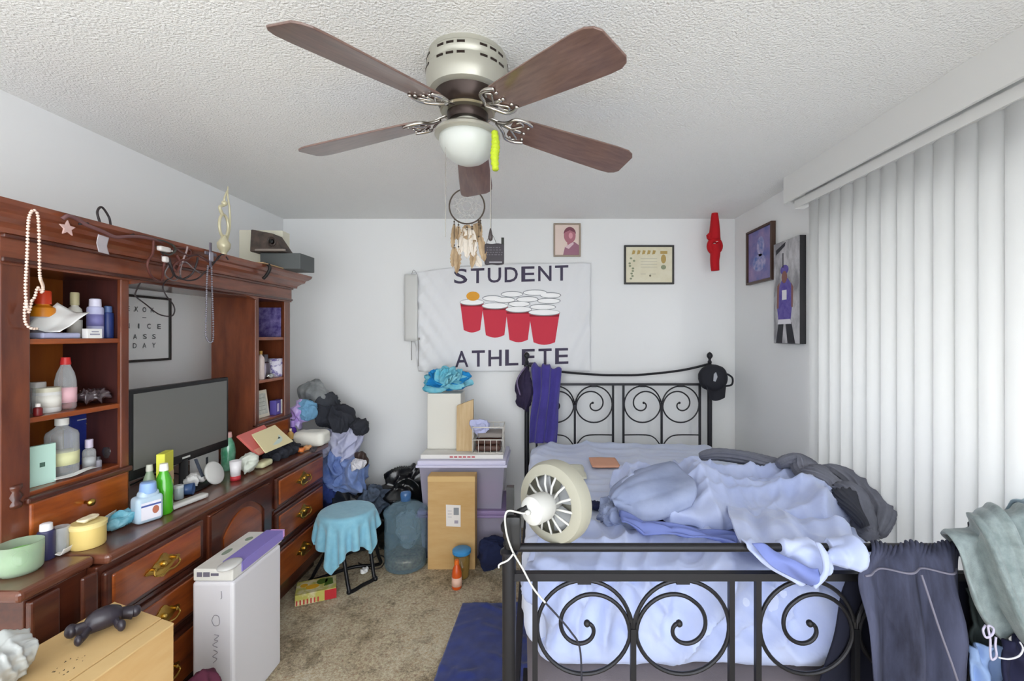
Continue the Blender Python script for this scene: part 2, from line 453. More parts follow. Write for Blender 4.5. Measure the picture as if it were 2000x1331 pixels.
# turned front corner and pilaster at the near end
G().box((XF-.03, 1.262, .10), (XF-.008, 1.34, .76)).box((XF-.002, 1.385, .10), (XF+.012, 1.435, .76)).build('pilaster', woodd, dr, True, bevel=.008, bseg=3)
def handle(par, yc, zc, X, s=1.0):
    g = G()
    outl = []
    for i in range(40):
        a = 2*PI*i/40
        rr = .023+.0045*math.cos(4*a)+.002*math.cos(8*a)
        outl.append((math.cos(a)*rr*1.9*s, math.sin(a)*rr*1.05*s))
    g.prism(outl, lambda a, b, d: V((X+d, yc+a, zc+b)), 0, .0035)
    for k in (-1, 1):
        g.lathe([(.0, 0), (.006, 0), (.005, .012), (.008, .018), (.0, .022)], (X, yc+k*.034*s, zc+.006), 10, (1, 0, 0))
    g.tube(smooth_path([(X+.015, yc-.036*s, zc+.006), (X+.02, yc-.04*s, zc-.012), (X+.024, yc-.02*s, zc-.022), (X+.025, yc, zc-.018),
                        (X+.024, yc+.02*s, zc-.022), (X+.02, yc+.04*s, zc-.012), (X+.015, yc+.036*s, zc+.006)], 5), .0035, 8)
    g.sphere((X+.006, yc, zc+.004), .008*s, 10, 6)
    return g.build('handle', brass, par, True, auto=True)
def drawer(y0, y1, z0, z1):
    g = G().box((XF-.002, y0, z0), (XF+.018, y1, z1))
    d = g.build('drawer', woodd, dr, True, bevel=.009, bseg=3)
    G().box((XF+.010, y0+.022, z0+.016), (XF+.024, y1-.022, z1-.016)).build('raised_panel', wood, d, True, bevel=.009, bseg=3)
    handle(d, (y0+y1)/2, (z0+z1)/2, XF+.024, 1.4)
rows = [(.575, .742), (.375, .548), (.13, .345)]
for (z0, z1) in rows:
    drawer(1.45, 1.88, z0, z1); drawer(2.40, 2.93, z0, z1)
# arched door in the middle
d = G().box((XF-.002, 1.915, .12), (XF+.016, 2.345, .742)).build('door', woodv, dr, True, bevel=.006, bseg=2)
def arch(y0, y1, z0, zs, zt, n=14):
    P = [(y0, z0), (y1, z0), (y1, zs)]
    for i in range(n+1):
        t = i/n; P.append((y1+(y0-y1)*t, zs+(zt-zs)*math.sin(PI*t)**.8))
    P.append((y0, zs)); return P
def ring_prism(g, A, B, mp, d0, d1):
    n = len(A)
    vs = [mp(a, b, d0) for a, b in A]+[mp(a, b, d1) for a, b in A]+[mp(a, b, d0) for a, b in B]+[mp(a, b, d1) for a, b in B]
    fs = []
    for i in range(n):
        j = (i+1) % n
        fs += [(i, j, n+j, n+i), (2*n+i, 3*n+i, 3*n+j, 2*n+j), (n+i, n+j, 3*n+j, 3*n+i)]
    g.add(vs, fs)
mpd = lambda a, b, d: V((XF+.014+d, a, b))
g = G(); ring_prism(g, arch(1.915, 2.345, .12, .735, .742), arch(1.975, 2.285, .18, .625, .715), mpd, 0, .010); g.build('door_frame', woodd, d, True, bevel=.003)
G().prism(arch(1.995, 2.265, .20, .605, .69), mpd, 0, .008).build('raised_panel', wood, d, True, bevel=.005)
handle(d, 1.945, .45, XF+.026, .7)
for (z0, z1) in rows[:2]:
    for (ya, yb) in ((1.447, 1.89), (2.395, 2.94)): G().box((XF-.001, ya, z0-.021), (XF+.006, yb, z0-.006)).build('rail', woodd, dr, True, bevel=.002)

# ------------------------------------------------------------------ hutch standing on the dresser
hu = T('hutch', 'cherry wood hutch with two open shelf towers and a crown, on the dresser', 'hutch', (-1.75, 2.1, .805))
crown_w = M('crown_wood', '#5c2a17', .32, col2='#8c4e33', nscale=6, stretch=(4, .6, 4), coat=.5, contrast=(.3, .72))
HX, HB, HZ = -1.62, -1.87, .806
TW = [(1.335, 1.757), (2.545, 2.90)]
for ti, (a, b) in enumerate(TW):
    sw = (.08, .034) if ti == 0 else (.032, .06)
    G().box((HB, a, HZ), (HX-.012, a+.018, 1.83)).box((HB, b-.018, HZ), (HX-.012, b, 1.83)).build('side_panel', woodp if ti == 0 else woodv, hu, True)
    G().box((HB, a+.018, HZ), (HB+.01, b-.018, 1.83)).build('back_panel', woodo, hu, True)
    G().box((HX-.014, a, HZ), (HX+.004, a+sw[0], 1.74)).build('stile', woodv, hu, True, bevel=.004)
    G().box((HX-.014, b-sw[1], HZ), (HX+.004, b, 1.74)).build('stile', woodv, hu, True, bevel=.004)
    for z in (1.49, 1.237, 1.0):
        G().box((HB+.01, a+.018, z), (HX-.004, b-.018, z+.018)).build('shelf', wood, hu, True, bevel=.003)
    y0, y1 = (a+.075, b-.01) if ti == 0 else (a+.03, b-.03)
    dd = G().box((HX-.10, y0, .825), (HX+.012, y1, .985)).build('drawer', wood, hu, True, bevel=.006)
    G().lathe([(0, 0), (.006, 0), (.005, .01), (.013, .018), (.012, .026), (0, .03)], (HX+.012, (y0+y1)/2, .925), 14, (1, 0, 0)).build('knob', brass, dd, True, smooth=True)
    G().box((HX-.02, a+.06 if ti == 0 else a, .985), (HX+.02, b, 1.006)).build('ledge', woodd, hu, True, bevel=.006)
# bead along the first stile
G().lathe([(.0, 0), (.018, 0), (.018, .012), (.012, .02), (.02, .035), (.012, .05), (.018, .06), (.018, .07), (0, .07)], (HX-.002, 1.375, .985), 14).build('turned_ornament', woodd, hu, True, smooth=True)
# header boards with a gently arched lower edge
hd = [(1.33, 1.735), (1.757, 1.735)]
for i in range(13):
    t = i/12; hd.append((1.757+.788*t, 1.722+.03*math.sin(PI*t)**.5 if 0 < i < 12 else 1.722))
hd += [(2.545, 1.735), (2.905, 1.735), (2.905, 1.84), (1.33, 1.84)]
G().prism(hd, lambda a, b, d: V((d, a, b)), HX-.014, HX+.01).build('header', crown_w, hu, True)
G().box((HX+.008, 1.33, 1.742), (HX+.02, 2.905, 1.756)).box((HX+.008, 1.33, 1.815), (HX+.024, 2.905, 1.828)).build('bead_molding', woodd, hu, True, bevel=.004)
# crown molding returned round both ends
cp = [(0, 1.825), (.028, 1.828), (.03, 1.842), (.045, 1.855), (.062, 1.866), (.066, 1.88), (.078, 1.886), (.092, 1.9), (.095, 1.915)]
g = G(); n = len(cp)
stations = [lambda o, z: V((HB-.02, 1.325-o, z)), lambda o, z: V((HX+o, 1.325-o, z)), lambda o, z: V((HX+o, 2.91+o, z)), lambda o, z: V((HB-.02, 2.91+o, z))]
vs = [s(o, z) for s in stations for (o, z) in cp]
fs = [(s*n+i, s*n+i+1, (s+1)*n+i+1, (s+1)*n+i) for s in range(3) for i in range(n-1)]
g.add(vs, fs)
g.box((HB-.02, 1.24, 1.905), (HX+.088, 2.995, 1.9155))
g.build('crown', crown_w, hu, True)
G().box((HB, 1.34, 1.735), (HX-.014, 2.9, 1.748)).build('top_board', woodd, hu, True)

# ------------------------------------------------------------------ television between the towers
tv = T('television', 'black flat screen television standing between the hutch towers', 'television', (-1.64, 2.05, .804))
gx = -1.625
G().box((gx-.035, 1.765, .935), (gx, 2.335, 1.30)).build('casing', blackp, tv, True, bevel=.006)
scr = M('tv_screen', '#6c6c69', .3, spec=.6)
G().box((gx-.002, 1.785, .975), (gx+.002, 2.318, 1.282)).build('screen', scr, tv, True)
G().lathe([(0, 0), (.13, 0), (.13, .008), (.05, .016), (.022, .02), (.02, .14), (0, .14)], (gx-.01, 2.05, .804), 28, sy=1.1, sx=.62).build('stand', blackp, tv, True, smooth=True)
lg = G(); lg.prism([(2.03, .952), (2.075, .952), (2.075, .96), (2.03, .96)], lambda a, b, d: V((gx+d, a, b)), 0, .0015); lg.build('badge', white, tv, True)

# ------------------------------------------------------------------ bed
bed = T('bed', 'black wrought iron bed frame with scroll headboard and footboard', 'bed', (.62, 2.35, 0))
PXL, PXR = -.083, 1.318
def spiral(c, D, R, sgn, turns=2.15, r=.006, start=PI/2, reverse=False):
    pts = []
    n = int(turns*30)
    for i in range(n+1):
        t = i/n; a = start+sgn*turns*2*PI*t
        rad = R*(1-t)**.85*(1) + .0
        rad = R*(1-.88*t**.8)
        pts.append(V((c[0]+math.cos(a)*rad, D, c[1]-(R*.0)+math.sin(a)*rad)))
    G.cur.tube(pts, r, 8)
def panel(D, ztop, zbot, zlow, rt):
    g = G(); G.cur = g
    xs = [(-.0076, .5777), (.657, 1.242)]
    for (a, b) in xs:
        for x in (a, b): g.box((x-.008, D-.008, zbot), (x+.008, D+.008, ztop))
        m = (a+b)/2; q = (b-a)/4
        g.box((m-.008, D-.008, zbot), (m+.008, D+.008, ztop-.155))
        R = q*.955
        for k, cx in enumerate((a+q, m+q)):
            zc = ztop-.012-R
            # outer ring tangent to bars, winding in to the scroll
            s = 1 if k == 0 else -1
            pts = []
            tot = 2.05 if True else 0
            for i in range(91):
                t = i/90; an = PI+0*s
                an = (0 if k == 0 else PI)+(-s)*0
                # starts on the middle bar, runs down and round
                an = (PI*0+.12 if k == 0 else PI-.12)
                sg = 1 if k == 0 else -1
                A = an+sg*(t*2*PI*2.12)
                turn = t*2.12
                rad = R if turn < .95 else R*max(.09, 1-.40*min(1, (turn-.95)/.35)-.5*max(0, (turn-1.3)/.82))
                pts.append(V((cx+math.cos(A)*rad+(0 if turn < 1.3 else -sg*.0), D, zc+math.sin(A)*rad)))
            g.tube(pts, rt, 8)
            g.sphere(pts[-1], rt*1.7, 10, 6)
            g.box((cx-.02, D-.01, ztop-.02), (cx+.02, D+.01, ztop-.004))
            # shoulder from the middle bar up into the ring
            g.tube(smooth_path([(m, D, ztop-.18), (m+(cx-m)*.05, D, ztop-.12), (m+(cx-m)*.25, D, ztop-.065)], 6), rt*.9, 6)
        # arched lower rail pieces
        for sg, x0 in ((1, a), (-1, b)):
            g.tube(smooth_path([(x0, D, zlow), (x0+sg*q*1.15, D, zlow), (x0+sg*q*1.6, D, zlow-.02), (m-sg*.012, D, zlow-.075)], 6), rt*.9, 6)
    return g
def post(g, x, D, z1, r=.018, fin=True):
    g.lathe([(r, 0), (r, z1-.12)], (x, D, 0), 16)
    g.lathe([(r, 0), (r*1.3, .004), (r*1.3, .012), (r*.7, .02), (r*.9, .035), (r*.5, .05), (r*.6, .058), (r*1.2, .075), (r*1.25, .088), (r*.8, .103), (.001, .112)], (x, D, z1-.12), 16)
HD, FD = 3.40, 1.325
hb = panel(HD, 1.142, .40, .755, .0055)
post(hb, PXL, HD, 1.40); post(hb, PXR, HD, 1.40)
hb.box((PXL, HD-.009, 1.134), (PXR, HD+.009, 1.152))
hb.tube(smooth_path([(PXL, HD, 1.292), (.15, HD, 1.243), (.45, HD, 1.217), (.62, HD, 1.213), (.8, HD, 1.217), (1.1, HD, 1.25), (PXR, HD, 1.30)], 8), .009, 8)
hb.box((PXL, HD-.009, .40), (PXR, HD+.009, .43))
hb.build('headboard', iron, bed, True, auto=True)
fb = panel(FD, .80, .25, .42, .0062)
post(fb, PXL-.002, FD, .985, .0205); post(fb, PXR, FD, .985, .0205)
fb.box((PXL, FD-.011, .79), (PXR, FD+.011, .812))
fb.tube([(PXL+.02, FD, .886), (PXR-.02, FD, .886)], .0125, 10)
fb.tube(smooth_path([(PXL, FD, .93), (PXL+.012, FD, .89), (PXL+.03, FD, .886)], 5), .011, 8)
fb.box((PXL, FD-.009, .25), (PXR, FD+.009, .275))
fb.build('footboard', iron, bed, True, auto=True)
for x in (PXL+.01, PXR-.01):
    G().box((x-.012, FD, .30), (x+.012, HD, .37)).build('side_rail', iron, bed, True)
for yy in (1.5, 2.3, 3.1): G().box((-.05, yy, .33), (1.29, yy+.06, .35)).build('slat', iron, bed, True)
fz = M('box_spring_grey', '#6b6468', .9, bump=.3, bscale=200)
tag(G().rbox((.615, 2.375, .39), (.655, .965, .038), (.03, .03, .03), (8, 8, 4)).build('box_spring', fz, smooth=True), 'thin grey box spring seen under the blue bedding behind the footboard', 'box spring')
def n_up(n): return n.z > .5
def bd(p, nr):
    up = max(0, nr.z)
    a = (crease(p, 3.8, 3, 3, 0)*.034+crease(p, 9, 9, 2, 0)*.010)*(1 if n_up(nr) else .4)
    return a
tag(G().rbox((.61, 2.42, .58), (.665, .935, .132), (.07, .07, .07), (80, 110, 8), bd).build('mattress', sheet_m, smooth=True), 'mattress in a wrinkled pale blue fitted sheet on the iron bed', 'mattress')
# ------------------------------------------------------------------ ceiling fan
fx, fy = -.232, 1.475
fan = T('ceiling_fan', 'white and chrome ceiling fan with five brown wood blades and a light globe', 'ceiling fan', (fx, fy, 2.16))
nickel = M('aged_nickel', '#a8a290', .28, .8, bump=.05, bscale=80)
nk2 = M('enamel_cream', '#b3b1a5', .32, .4)
darkm = M('fan_dark_band', '#3a302c', .3, .7)
def vp(prof):
    # the body's profile: radius and height
    out = []
    for r, z in prof:
        if z <= 2.12: out.append((r*.87, z+.058))
        elif z <= 2.24: out.append((r*.87, 2.178+(z-2.12)*.725))
        else: out.append((r*.85, 2.265+(z-2.24)*.875))
    return out
G().lathe(vp([(.150, 2.44), (.150, 2.425), (.156, 2.418), (.156, 2.395), (.148, 2.385), (.157, 2.378), (.160, 2.36), (.158, 2.33), (.146, 2.30), (.128, 2.292), (0, 2.292)][::-1]), (fx, fy, 0), 48).build('motor_housing', nk2, fan, True, auto=True)
g = G()
for i in range(24):
    if i % 4 == 3: continue
    a = 2*PI*i/24
    for z in (2.411, 2.377):
        R = Matrix.Translation((fx, fy, z)) @ Matrix.Rotation(a, 4, 'Z')
        g.box((.120, -.012, -.0035), (.1365 if z < 2.38 else .1335, .012, .0035), R)
g.build('vent_slots', darkm, fan, True)['kind'] = 'stuff'
G().lathe(vp([(0, 2.232), (.085, 2.232), (.10, 2.24), (.118, 2.262), (.126, 2.292), (0, 2.293)]), (fx, fy, 0), 40).build('flywheel', darkm, fan, True, auto=True)
G().lathe(vp([(0, 2.24), (.098, 2.238), (.104, 2.232), (.098, 2.225), (.07, 2.222), (0, 2.222)][::-1]), (fx, fy, 0), 40).build('hub_ring', nickel, fan, True, auto=True)
G().lathe(vp([(0, 2.225), (.055, 2.225), (.05, 2.20), (.048, 2.175), (.075, 2.165), (.105, 2.15), (.122, 2.135), (.124, 2.122), (.115, 2.116), (0, 2.116)][::-1]), (fx, fy, 0), 44).build('light_fitter', nk2, fan, True, auto=True)
G().lathe(vp([(0, 2.19), (.07, 2.19), (.078, 2.205), (.078, 2.226), (0, 2.226)]), (fx, fy, 0), 32).build('core', darkm, fan, True, auto=True)
globe = M('frosted_globe', '#c2c6c1', .35, coat=.3)
G().lathe(vp([(.001, 2.028), (.03, 2.031), (.06, 2.042), (.085, 2.06), (.103, 2.085), (.108, 2.105), (.106, 2.118)]), (fx, fy, 0), 40).build('glass_globe', globe, fan, True, smooth=True)
blade_m = M('walnut_blade', '#5f4740', .38, col2='#7a5f55', nscale=9, stretch=(1.2, 9, 9), coat=.7, contrast=(.3, .7))
L0, L1 = .150, .625
out = []
for (t, hw) in [(0, .038), (.03, .05), (.1, .060), (.3, .066), (.6, .074), (.85, .079), (.93, .077), (.975, .066), (1.0, .048)]:
    out.append((L0+(L1-L0)*t, hw*.94))
poly = [(x, h) for x, h in out]+[(x, -h) for x, h in reversed(out)]
bz = 2.254; droop = math.radians(6.6)
blade_me = iron_me = None
first = []
for i in range(5):
    a = PI/2+math.radians(5)-i*2*PI/5
    R = Matrix.Translation((0, 0, bz-2.16)) @ Matrix.Rotation(a, 4, 'Z') @ Matrix.Rotation(droop, 4, 'Y') @ Matrix.Rotation(math.radians(-13), 4, 'X')
    if not first:
        g = G().prism(poly, lambda p, q, d: V((p, q, d)), -.003, .003)
        b = g.build('blade', blade_m, fan, bevel=.002)
        g = G()
        g.tube(smooth_path([(.07, 0, .012), (.11, 0, .006), (.15, .0, -.004), (.19, 0, -.006)], 5), .008, 8, flat=.6)
        for s in (-1, 1):
            g.tube(smooth_path([(.10, 0, .002), (.13, s*.022, -.006), (.15, s*.05, -.007), (.185, s*.055, -.007), (.215, s*.045, -.007)], 6), .006, 8)
            g.tube(smooth_path([(.15, 0, -.006), (.168, s*.016, -.007), (.185, s*.034, -.007), (.172, s*.045, -.007), (.16, s*.034, -.007)], 6), .004, 8)
            g.sphere((.205, s*.03, -.006), .006, 10, 6)
        g.sphere((.20, 0, -.006), .006, 10, 6)
        q = g.build('blade_iron', chrome, fan, smooth=True)
        first = [b, q]; pair = first
    else:
        pair = []
        for s in first:
            c = s.copy(); COL.objects.link(c); c.parent = fan; pair.append(c)
    for c in pair: c.matrix_local = R
def chain(z0, x, y, z1, knob, nm, mat2):
    g = G().tube([(x, y, z0), (x, y, z1)], .0013, 6)
    o = g.build('pull_chain', chrome, fan, True)
    if knob: G().lathe([(0, 0), (.006, .004), (.008, .014), (.005, .03), (.002, .042), (0, .044)], (x, y, z1-.04), 12).build('chain_knob', mat2, o, True, smooth=True)
pc = PX(870, 300, 1.43); chain(2.19, pc.x, 1.43, PX(870, 463, 1.43).z, False, '', None)
pc = PX(958, 300, 1.47); chain(2.19, pc.x, 1.47, PX(958, 448, 1.47).z, True, '', M('dark_knob', '#3b3333', .4))
# lime ribbon duster hung on the light
lime = M('lime_fabric', '#b5c92e', .8, bump=.6, bscale=150)
p = PX(966, 258, 1.385); g = G()
g.tube(smooth_path([p, PX(968, 285, 1.38), PX(966, 305, 1.38), PX(968, 333, 1.38)], 8), .008, 10, rf=lambda t: .012+.005*math.sin(t*PI)+.002*math.sin(t*55), flat=.8)
tag(g.build('ribbon', lime, smooth=True), 'lime green fabric ribbon hanging from the right side of the fan light', 'ribbon')

# ------------------------------------------------------------------ dreamcatcher and the small tote behind the far blade
DD = 2.62
c = PX(912, 403, DD)
dc = T('dreamcatcher', 'round dreamcatcher with beige feathers hanging from the ceiling behind the fan', 'dreamcatcher', c)
twine = M('dark_twine', '#564c44', .8); feather = M('beige_feather', '#cdb594', .95, col2='#9c8263', nscale=30, stretch=(1, 1, .3)); featherw = M('pale_feather', '#e6ddd0', .95)
R0 = .104
g = G().tube([V((R0*math.cos(a*PI/24), 0, R0*math.sin(a*PI/24))) for a in range(48)], .0045, 8, closed=True)
g.tube([(0, 0, R0), (0, 0, 2.44-c.z)], .0012, 6)
g.build('hoop', twine, dc, smooth=True)
g = G()
for k in range(12):
    for (st, rr) in ((5, 1), (3, .72)):
        a0 = 2*PI*k/12; a1 = 2*PI*(k+st)/12
        g.tube([(R0*rr*math.cos(a0), 0, R0*rr*math.sin(a0)), (R0*rr*math.cos(a1), 0, R0*rr*math.sin(a1))], .0006, 4)
g.build('web', M('web_thread', '#d9d6cf', .8), dc)
random.seed(4)
def feath(x0, z0, x1, z1, wd, mat, par, dy=0):
    g = G()
    n = 12; P0 = V((x0, dy, z0)); P1 = V((x1, dy, z1)); d = (P1-P0); nr = V((-d.z, 0, d.x)).normalized()
    def fn(u, v):
        t = v; ww = wd*math.sin(PI*min(1, t*.93+.07))**.6*(1+.18*math.sin(t*40+x0*300))
        return P0+d*t+nr*(u-.5)*ww+V((0, .006*math.sin(u*PI)+.004*math.sin(t*5), 0))
    g.grid(fn, 4, n); g.tube([P0, P1], .0012, 5)
    return g.build('feather', mat, par, smooth=True, solid=.0015)
for (x0, z0, x1, z1, wd, m_) in [(-.075, -.11, -.085, -.25, .03, feather), (-.05, -.12, -.055, -.2, .035, feather), (-.02, -.13, -.045, -.29, .05, featherw), (.01, -.13, .0, -.31, .055, featherw),
                                (.03, -.14, .04, -.3, .05, featherw), (0, -.11, .005, -.20, .07, feather), (.045, -.1, .075, -.22, .05, feather), (.07, -.08, .08, -.2, .03, feather),
                                (-.075, -.24, -.085, -.36, .04, feather), (-.05, -.25, -.06, -.40, .04, feather), (.03, -.28, .085, -.36, .05, featherw), (.08, -.18, .105, -.33, .045, feather), (.045, -.2, .03, -.37, .04, feather)]:
    feath(x0, z0, x1, z1, wd, m_, dc, random.uniform(-.008, .008))
g = G()
for (x, z0, z1) in [(-.075, -.072, -.25), (-.05, -.09, -.26), (.07, -.075, -.2), (.08, -.065, -.15), (0, -.104, -.15), (.03, -.1, -.28)]:
    g.tube([(x, 0, z0), (x, 0, z1)], .0015, 5)
    for zz in (z0-.02, z0-.035, z1+.02): g.sphere((x, 0, zz), .0055, 8, 6)
g.build('beaded_cord', twine, dc, smooth=True)
tc = PX(966, 497, DD+.01)
tm = M('charcoal_fabric', '#4c484d', .85, bump=.3, bscale=120)
tt = T('tote_bag', 'tiny charcoal hanging tote with grey markings beside the dreamcatcher', 'bag', tc)
G().rbox((0, 0, 0), (.058, .012, .062), (.008, .008, .01), (10, 4, 10), lambda p, n: .002*math.sin(p.x*90)).build('body', tm, tt, smooth=True)
G().box((.04, -.006, .05), (.056, .006, .098)).build('tab', M('dark_green_black', '#30322d', .7), tt)
G().tube(smooth_path([(-.05, 0, .055), (-.04, 0, .09), (-.02, 0, .12), (0, 0, .09), (.012, 0, .055)], 6), .0015, 6).tube([(-.02, 0, .12), (-.02, 0, 2.44-tc.z)], .0008, 5).build('strap', twine, tt)
mk = M('faded_grey_print', '#77747b', .9); g = G()
random.seed(8)
for r_ in range(4):
    x = -.045
    while x < .04:
        wd = random.uniform(.006, .018); g.box((x, -.0155, .035-r_*.014), (x+wd, -.0135, .039-r_*.014)); x += wd+.006
g.build('print', mk, tt)
g = G().box((-.03, -.016, -.052), (.045, -.0135, -.046)).build('print', M('white_script', '#bdbac2', .9), tt)

# ------------------------------------------------------------------ the flag
flag_m = M('flag_cloth', '#f0f1f3', .85, bump=.1, bscale=400, sheen=.2, translucent=.12)
FL, FR_, FT, FB_ = PX(797, 520, 3.49), PX(1153, 515, 3.49), PX(900, 514, 3.49).z, PX(900, 726, 3.49).z
def wave(x, z):
    u = (x-FL.x)/(FR_.x-FL.x); v = (z-FB_)/(FT-FB_)
    a = .0045*math.sin(x*13+z*3)+.003*math.sin(x*29-z*11)
    e = max(0, .30-u)/.30
    a += e*(.011*math.sin((x*1.3+z*.9)*42)+.006*math.sin((x-z)*60))
    e2 = max(0, u-.78)/.22
    a += e2*.007*math.sin((x*1.5-z*.7)*34)
    e3 = max(0, .2-v)/.2
    a += e3*.004*math.sin(x*52)
    return 3.488+a
def fl(u, v):
    dx = 0
    top = .018*math.sin(PI*u)*-1+(-.03 if u < .02 else 0)
    x = FL.x+(FR_.x-FL.x)*u
    # lower left corner is pulled in and gathered
    x += max(0, .28-u)*.28*(1-v)
    z = FB_+(FT-FB_)*v
    z += -.085*(1-u)**3*v + .0*u
    return V((x, wave(x, z), z))
flag = T('banner_flag', 'white wall flag lettered STUDENT ATHLETE with red cups, above the headboard', 'flag', (FL.x+.7, 3.49, FB_))
G().grid(fl, 130, 70).build('cloth', flag_m, flag, True, smooth=True, solid=.001)
ink = M('flag_navy_ink', '#4a4458', .85)
def on_flag(px, py, lift=.0022):
    q = PX(px, py, 3.488); return V((q.x, wave(q.x, q.z)-lift, q.z))
def poly_flag(g, pts, lift): g.dec = getattr(g, 'dec', []); g.dec.append((pts, [tuple(range(len(pts)))], lift)); return g
def flag_build(g, name, mat, par):
    # cut the print finely so that it follows the ripples of the cloth
    for (pts, fs, lift) in g.dec:
        bm = bmesh.new(); vs = [bm.verts.new((x, y, 0)) for x, y in pts]
        for f in fs:
            try: bm.faces.new([vs[i] for i in f])
            except ValueError: pass
        bmesh.ops.triangulate(bm, faces=bm.faces)
        for _ in range(4):
            es = [e for e in bm.edges if e.calc_length() > 7]
            if not es: break
            bmesh.ops.subdivide_edges(bm, edges=es, cuts=1); bmesh.ops.triangulate(bm, faces=bm.faces)
        bm.verts.index_update()
        g.add([on_flag(v.co.x, v.co.y, lift) for v in bm.verts], [tuple(v.index for v in f.verts) for f in bm.faces]); bm.free()
    return g.build(name, mat, par, True)
def flag_text(body, x0, x1, yb0, yt0, yb1, yt1):
    cur = x0; tot = 0
    geos = [text_geo(ch) for ch in body]
    ws = [.62 if ch not in 'I' else .3 for ch in body]; gap = .16
    tw = sum(ws)+gap*(len(body)-1)
    g = G(); pos = 0
    for ch, w_ in zip(body, ws):
        a = pos/tw; b = (pos+w_)/tw; pos += w_+gap
        pts = []
        for (u, v) in text_geo(ch)[0]:
            t = a+(b-a)*u; x = x0+(x1-x0)*t
            yb = yb0+(yb1-yb0)*t; yt = yt0+(yt1-yt0)*t
            pts.append((x, yb+(yt-yb)*v))
        g.dec = getattr(g, 'dec', []); g.dec.append((pts, text_geo(ch)[1], .0024))
    return g
g = flag_text('STUDENT', 887, 1110, 555, 526, 548, 518)
flag_build(g, 'lettering', ink, flag)
flag_build(flag_text('ATHLETE', 889, 1110, 718, 686, 711, 680), 'lettering', ink, flag)
red = M('cup_red_ink', '#cc3a4c', .85); redd = M('cup_dark_red_ink', '#8c2430', .85); pale = M('cup_white_ink', '#fafafa', .85); lineg = M('cup_grey_line', '#8f9296', .85); oran = M('ball_orange_ink', '#e2a23c', .85)
def ell(cx, cy, rx, ry, n=24, a0=0, a1=2*PI): return [(cx+rx*math.cos(a0+(a1-a0)*i/n), cy+ry*math.sin(a0+(a1-a0)*i/n)) for i in range(n)]
cups = [(922, 645, 592, 21, 16, 586), (967, 655, 599, 23, 18, 0), (1013, 664, 606, 23, 18, 0), (1063, 669, 612, 28, 21, 0)]
gr, gd, gw, gl = G(), G(), G(), G()
back = [(1000, 575, 22), (1045, 572, 24), (1075, 577, 21), (985, 586, 22), (1030, 585, 22), (1072, 588, 23), (1014, 594, 22), (1060, 600, 26), (962, 583, 20)]
for (cx, cy, rr) in back:
    poly_flag(gl, ell(cx, cy, rr, 6.0), .0026); poly_flag(gw, ell(cx, cy+.2, rr-1.6, 4.6), .0030)
for (cx, yb, yt, rt, rb, _) in cups:
    pts = [(cx-rt-2, yt)]+[(cx-rb+rb*2*i/8, yb+5*math.sin(PI*i/8)) for i in range(9)]+[(cx+rt+2, yt)]
    poly_flag(gr, pts, .0034)
    poly_flag(gd, [(cx-rt-1, yt+3), (cx+rt+1, yt+3), (cx+rt+.5, yt+7), (cx-rt-.5, yt+7)], .0038)
    poly_flag(gl, ell(cx, yt-1, rt+3, 6.5), .0040); poly_flag(gw, ell(cx, yt-1.4, rt+2, 5.2), .0044)
for gg, mm in ((gr, red), (gd, redd), (gl, lineg), (gw, pale)): flag_build(gg, 'cup_print', mm, flag)
flag_build(poly_flag(G(), ell(924, 579, 13, 9), .0048), 'ball_print', oran, flag)

# narrow white strip with two rods at the flag's left edge
a = PX(805, 540, 3.46)
ws_ = T('wind_chime', 'narrow white wall strip with two dark rods hanging below, left of the flag', 'wind chime', (a.x, 3.46, PX(805, 718, 3.46).z))
G().rbox((a.x-.008, 3.456, PX(805, 601, 3.46).z), (.052, .008, .26), (.006, .006, .006), (6, 3, 20), lambda p, n: .0015*math.sin(p.z*31)).build('panel', white, ws_, True, smooth=True)
gm = M('grey_rod', '#8c8986', .5, .3); pn = PX(805, 601, 3.46)
for (x, y1) in ((804, 704), (817, 716)):
    G().tube([PX(x, 662, 3.462), PX(x, y1, 3.462)], .003, 8).build('rod', gm, ws_, True)
    q = PX(x, 662, 3.462); G().box(q-V((.012, .006, .008)), q+V((.012, .006, .008))).build('clip', gm, ws_, True)
G().tube(smooth_path([PX(803, 541, 3.465), PX(806, 530, 3.465), PX(809, 528, 3.465), PX(813, 533, 3.465), PX(815, 541, 3.465)], 6), .0015, 6).build('hanger', gm, ws_, True)

# ------------------------------------------------------------------ pictures
def picture(name, label, cat, mp, w_, h_, fw, fmat, pmat, th=.018):
    """mp(a, b, d): a across, b up (metres from the lower left corner), d out of the wall"""
    t = T(name, label, cat, mp(w_/2, 0, 0))
    g = G(); ring_prism(g, [(0, 0), (w_, 0), (w_, h_), (0, h_)], [(fw, fw), (w_-fw, fw), (w_-fw, h_-fw), (fw, h_-fw)], mp, 0, th)
    g.build('frame', fmat, t, True, bevel=.002)
    G().prism([(fw*.5, fw*.5), (w_-fw*.5, fw*.5), (w_-fw*.5, h_-fw*.5), (fw*.5, h_-fw*.5)], mp, .002, th*.55).build('print', pmat, t, True)
    return t
def decal(t, name, mat, polys, mp, d):
    g = G()
    for P in polys: g.prism(P, mp, d-.0006, d)
    o = g.build(name, mat, t, True)
    if len(polys) > 1: o['kind'] = 'stuff'
    return o
def rect(a, b, c, d): return [(a, b), (c, b), (c, d), (a, d)]
def mp_back(px, py):
    o = PX(px, py, 3.508)
    return lambda a, b, d: V((o.x+a, 3.508-d, o.z+b))
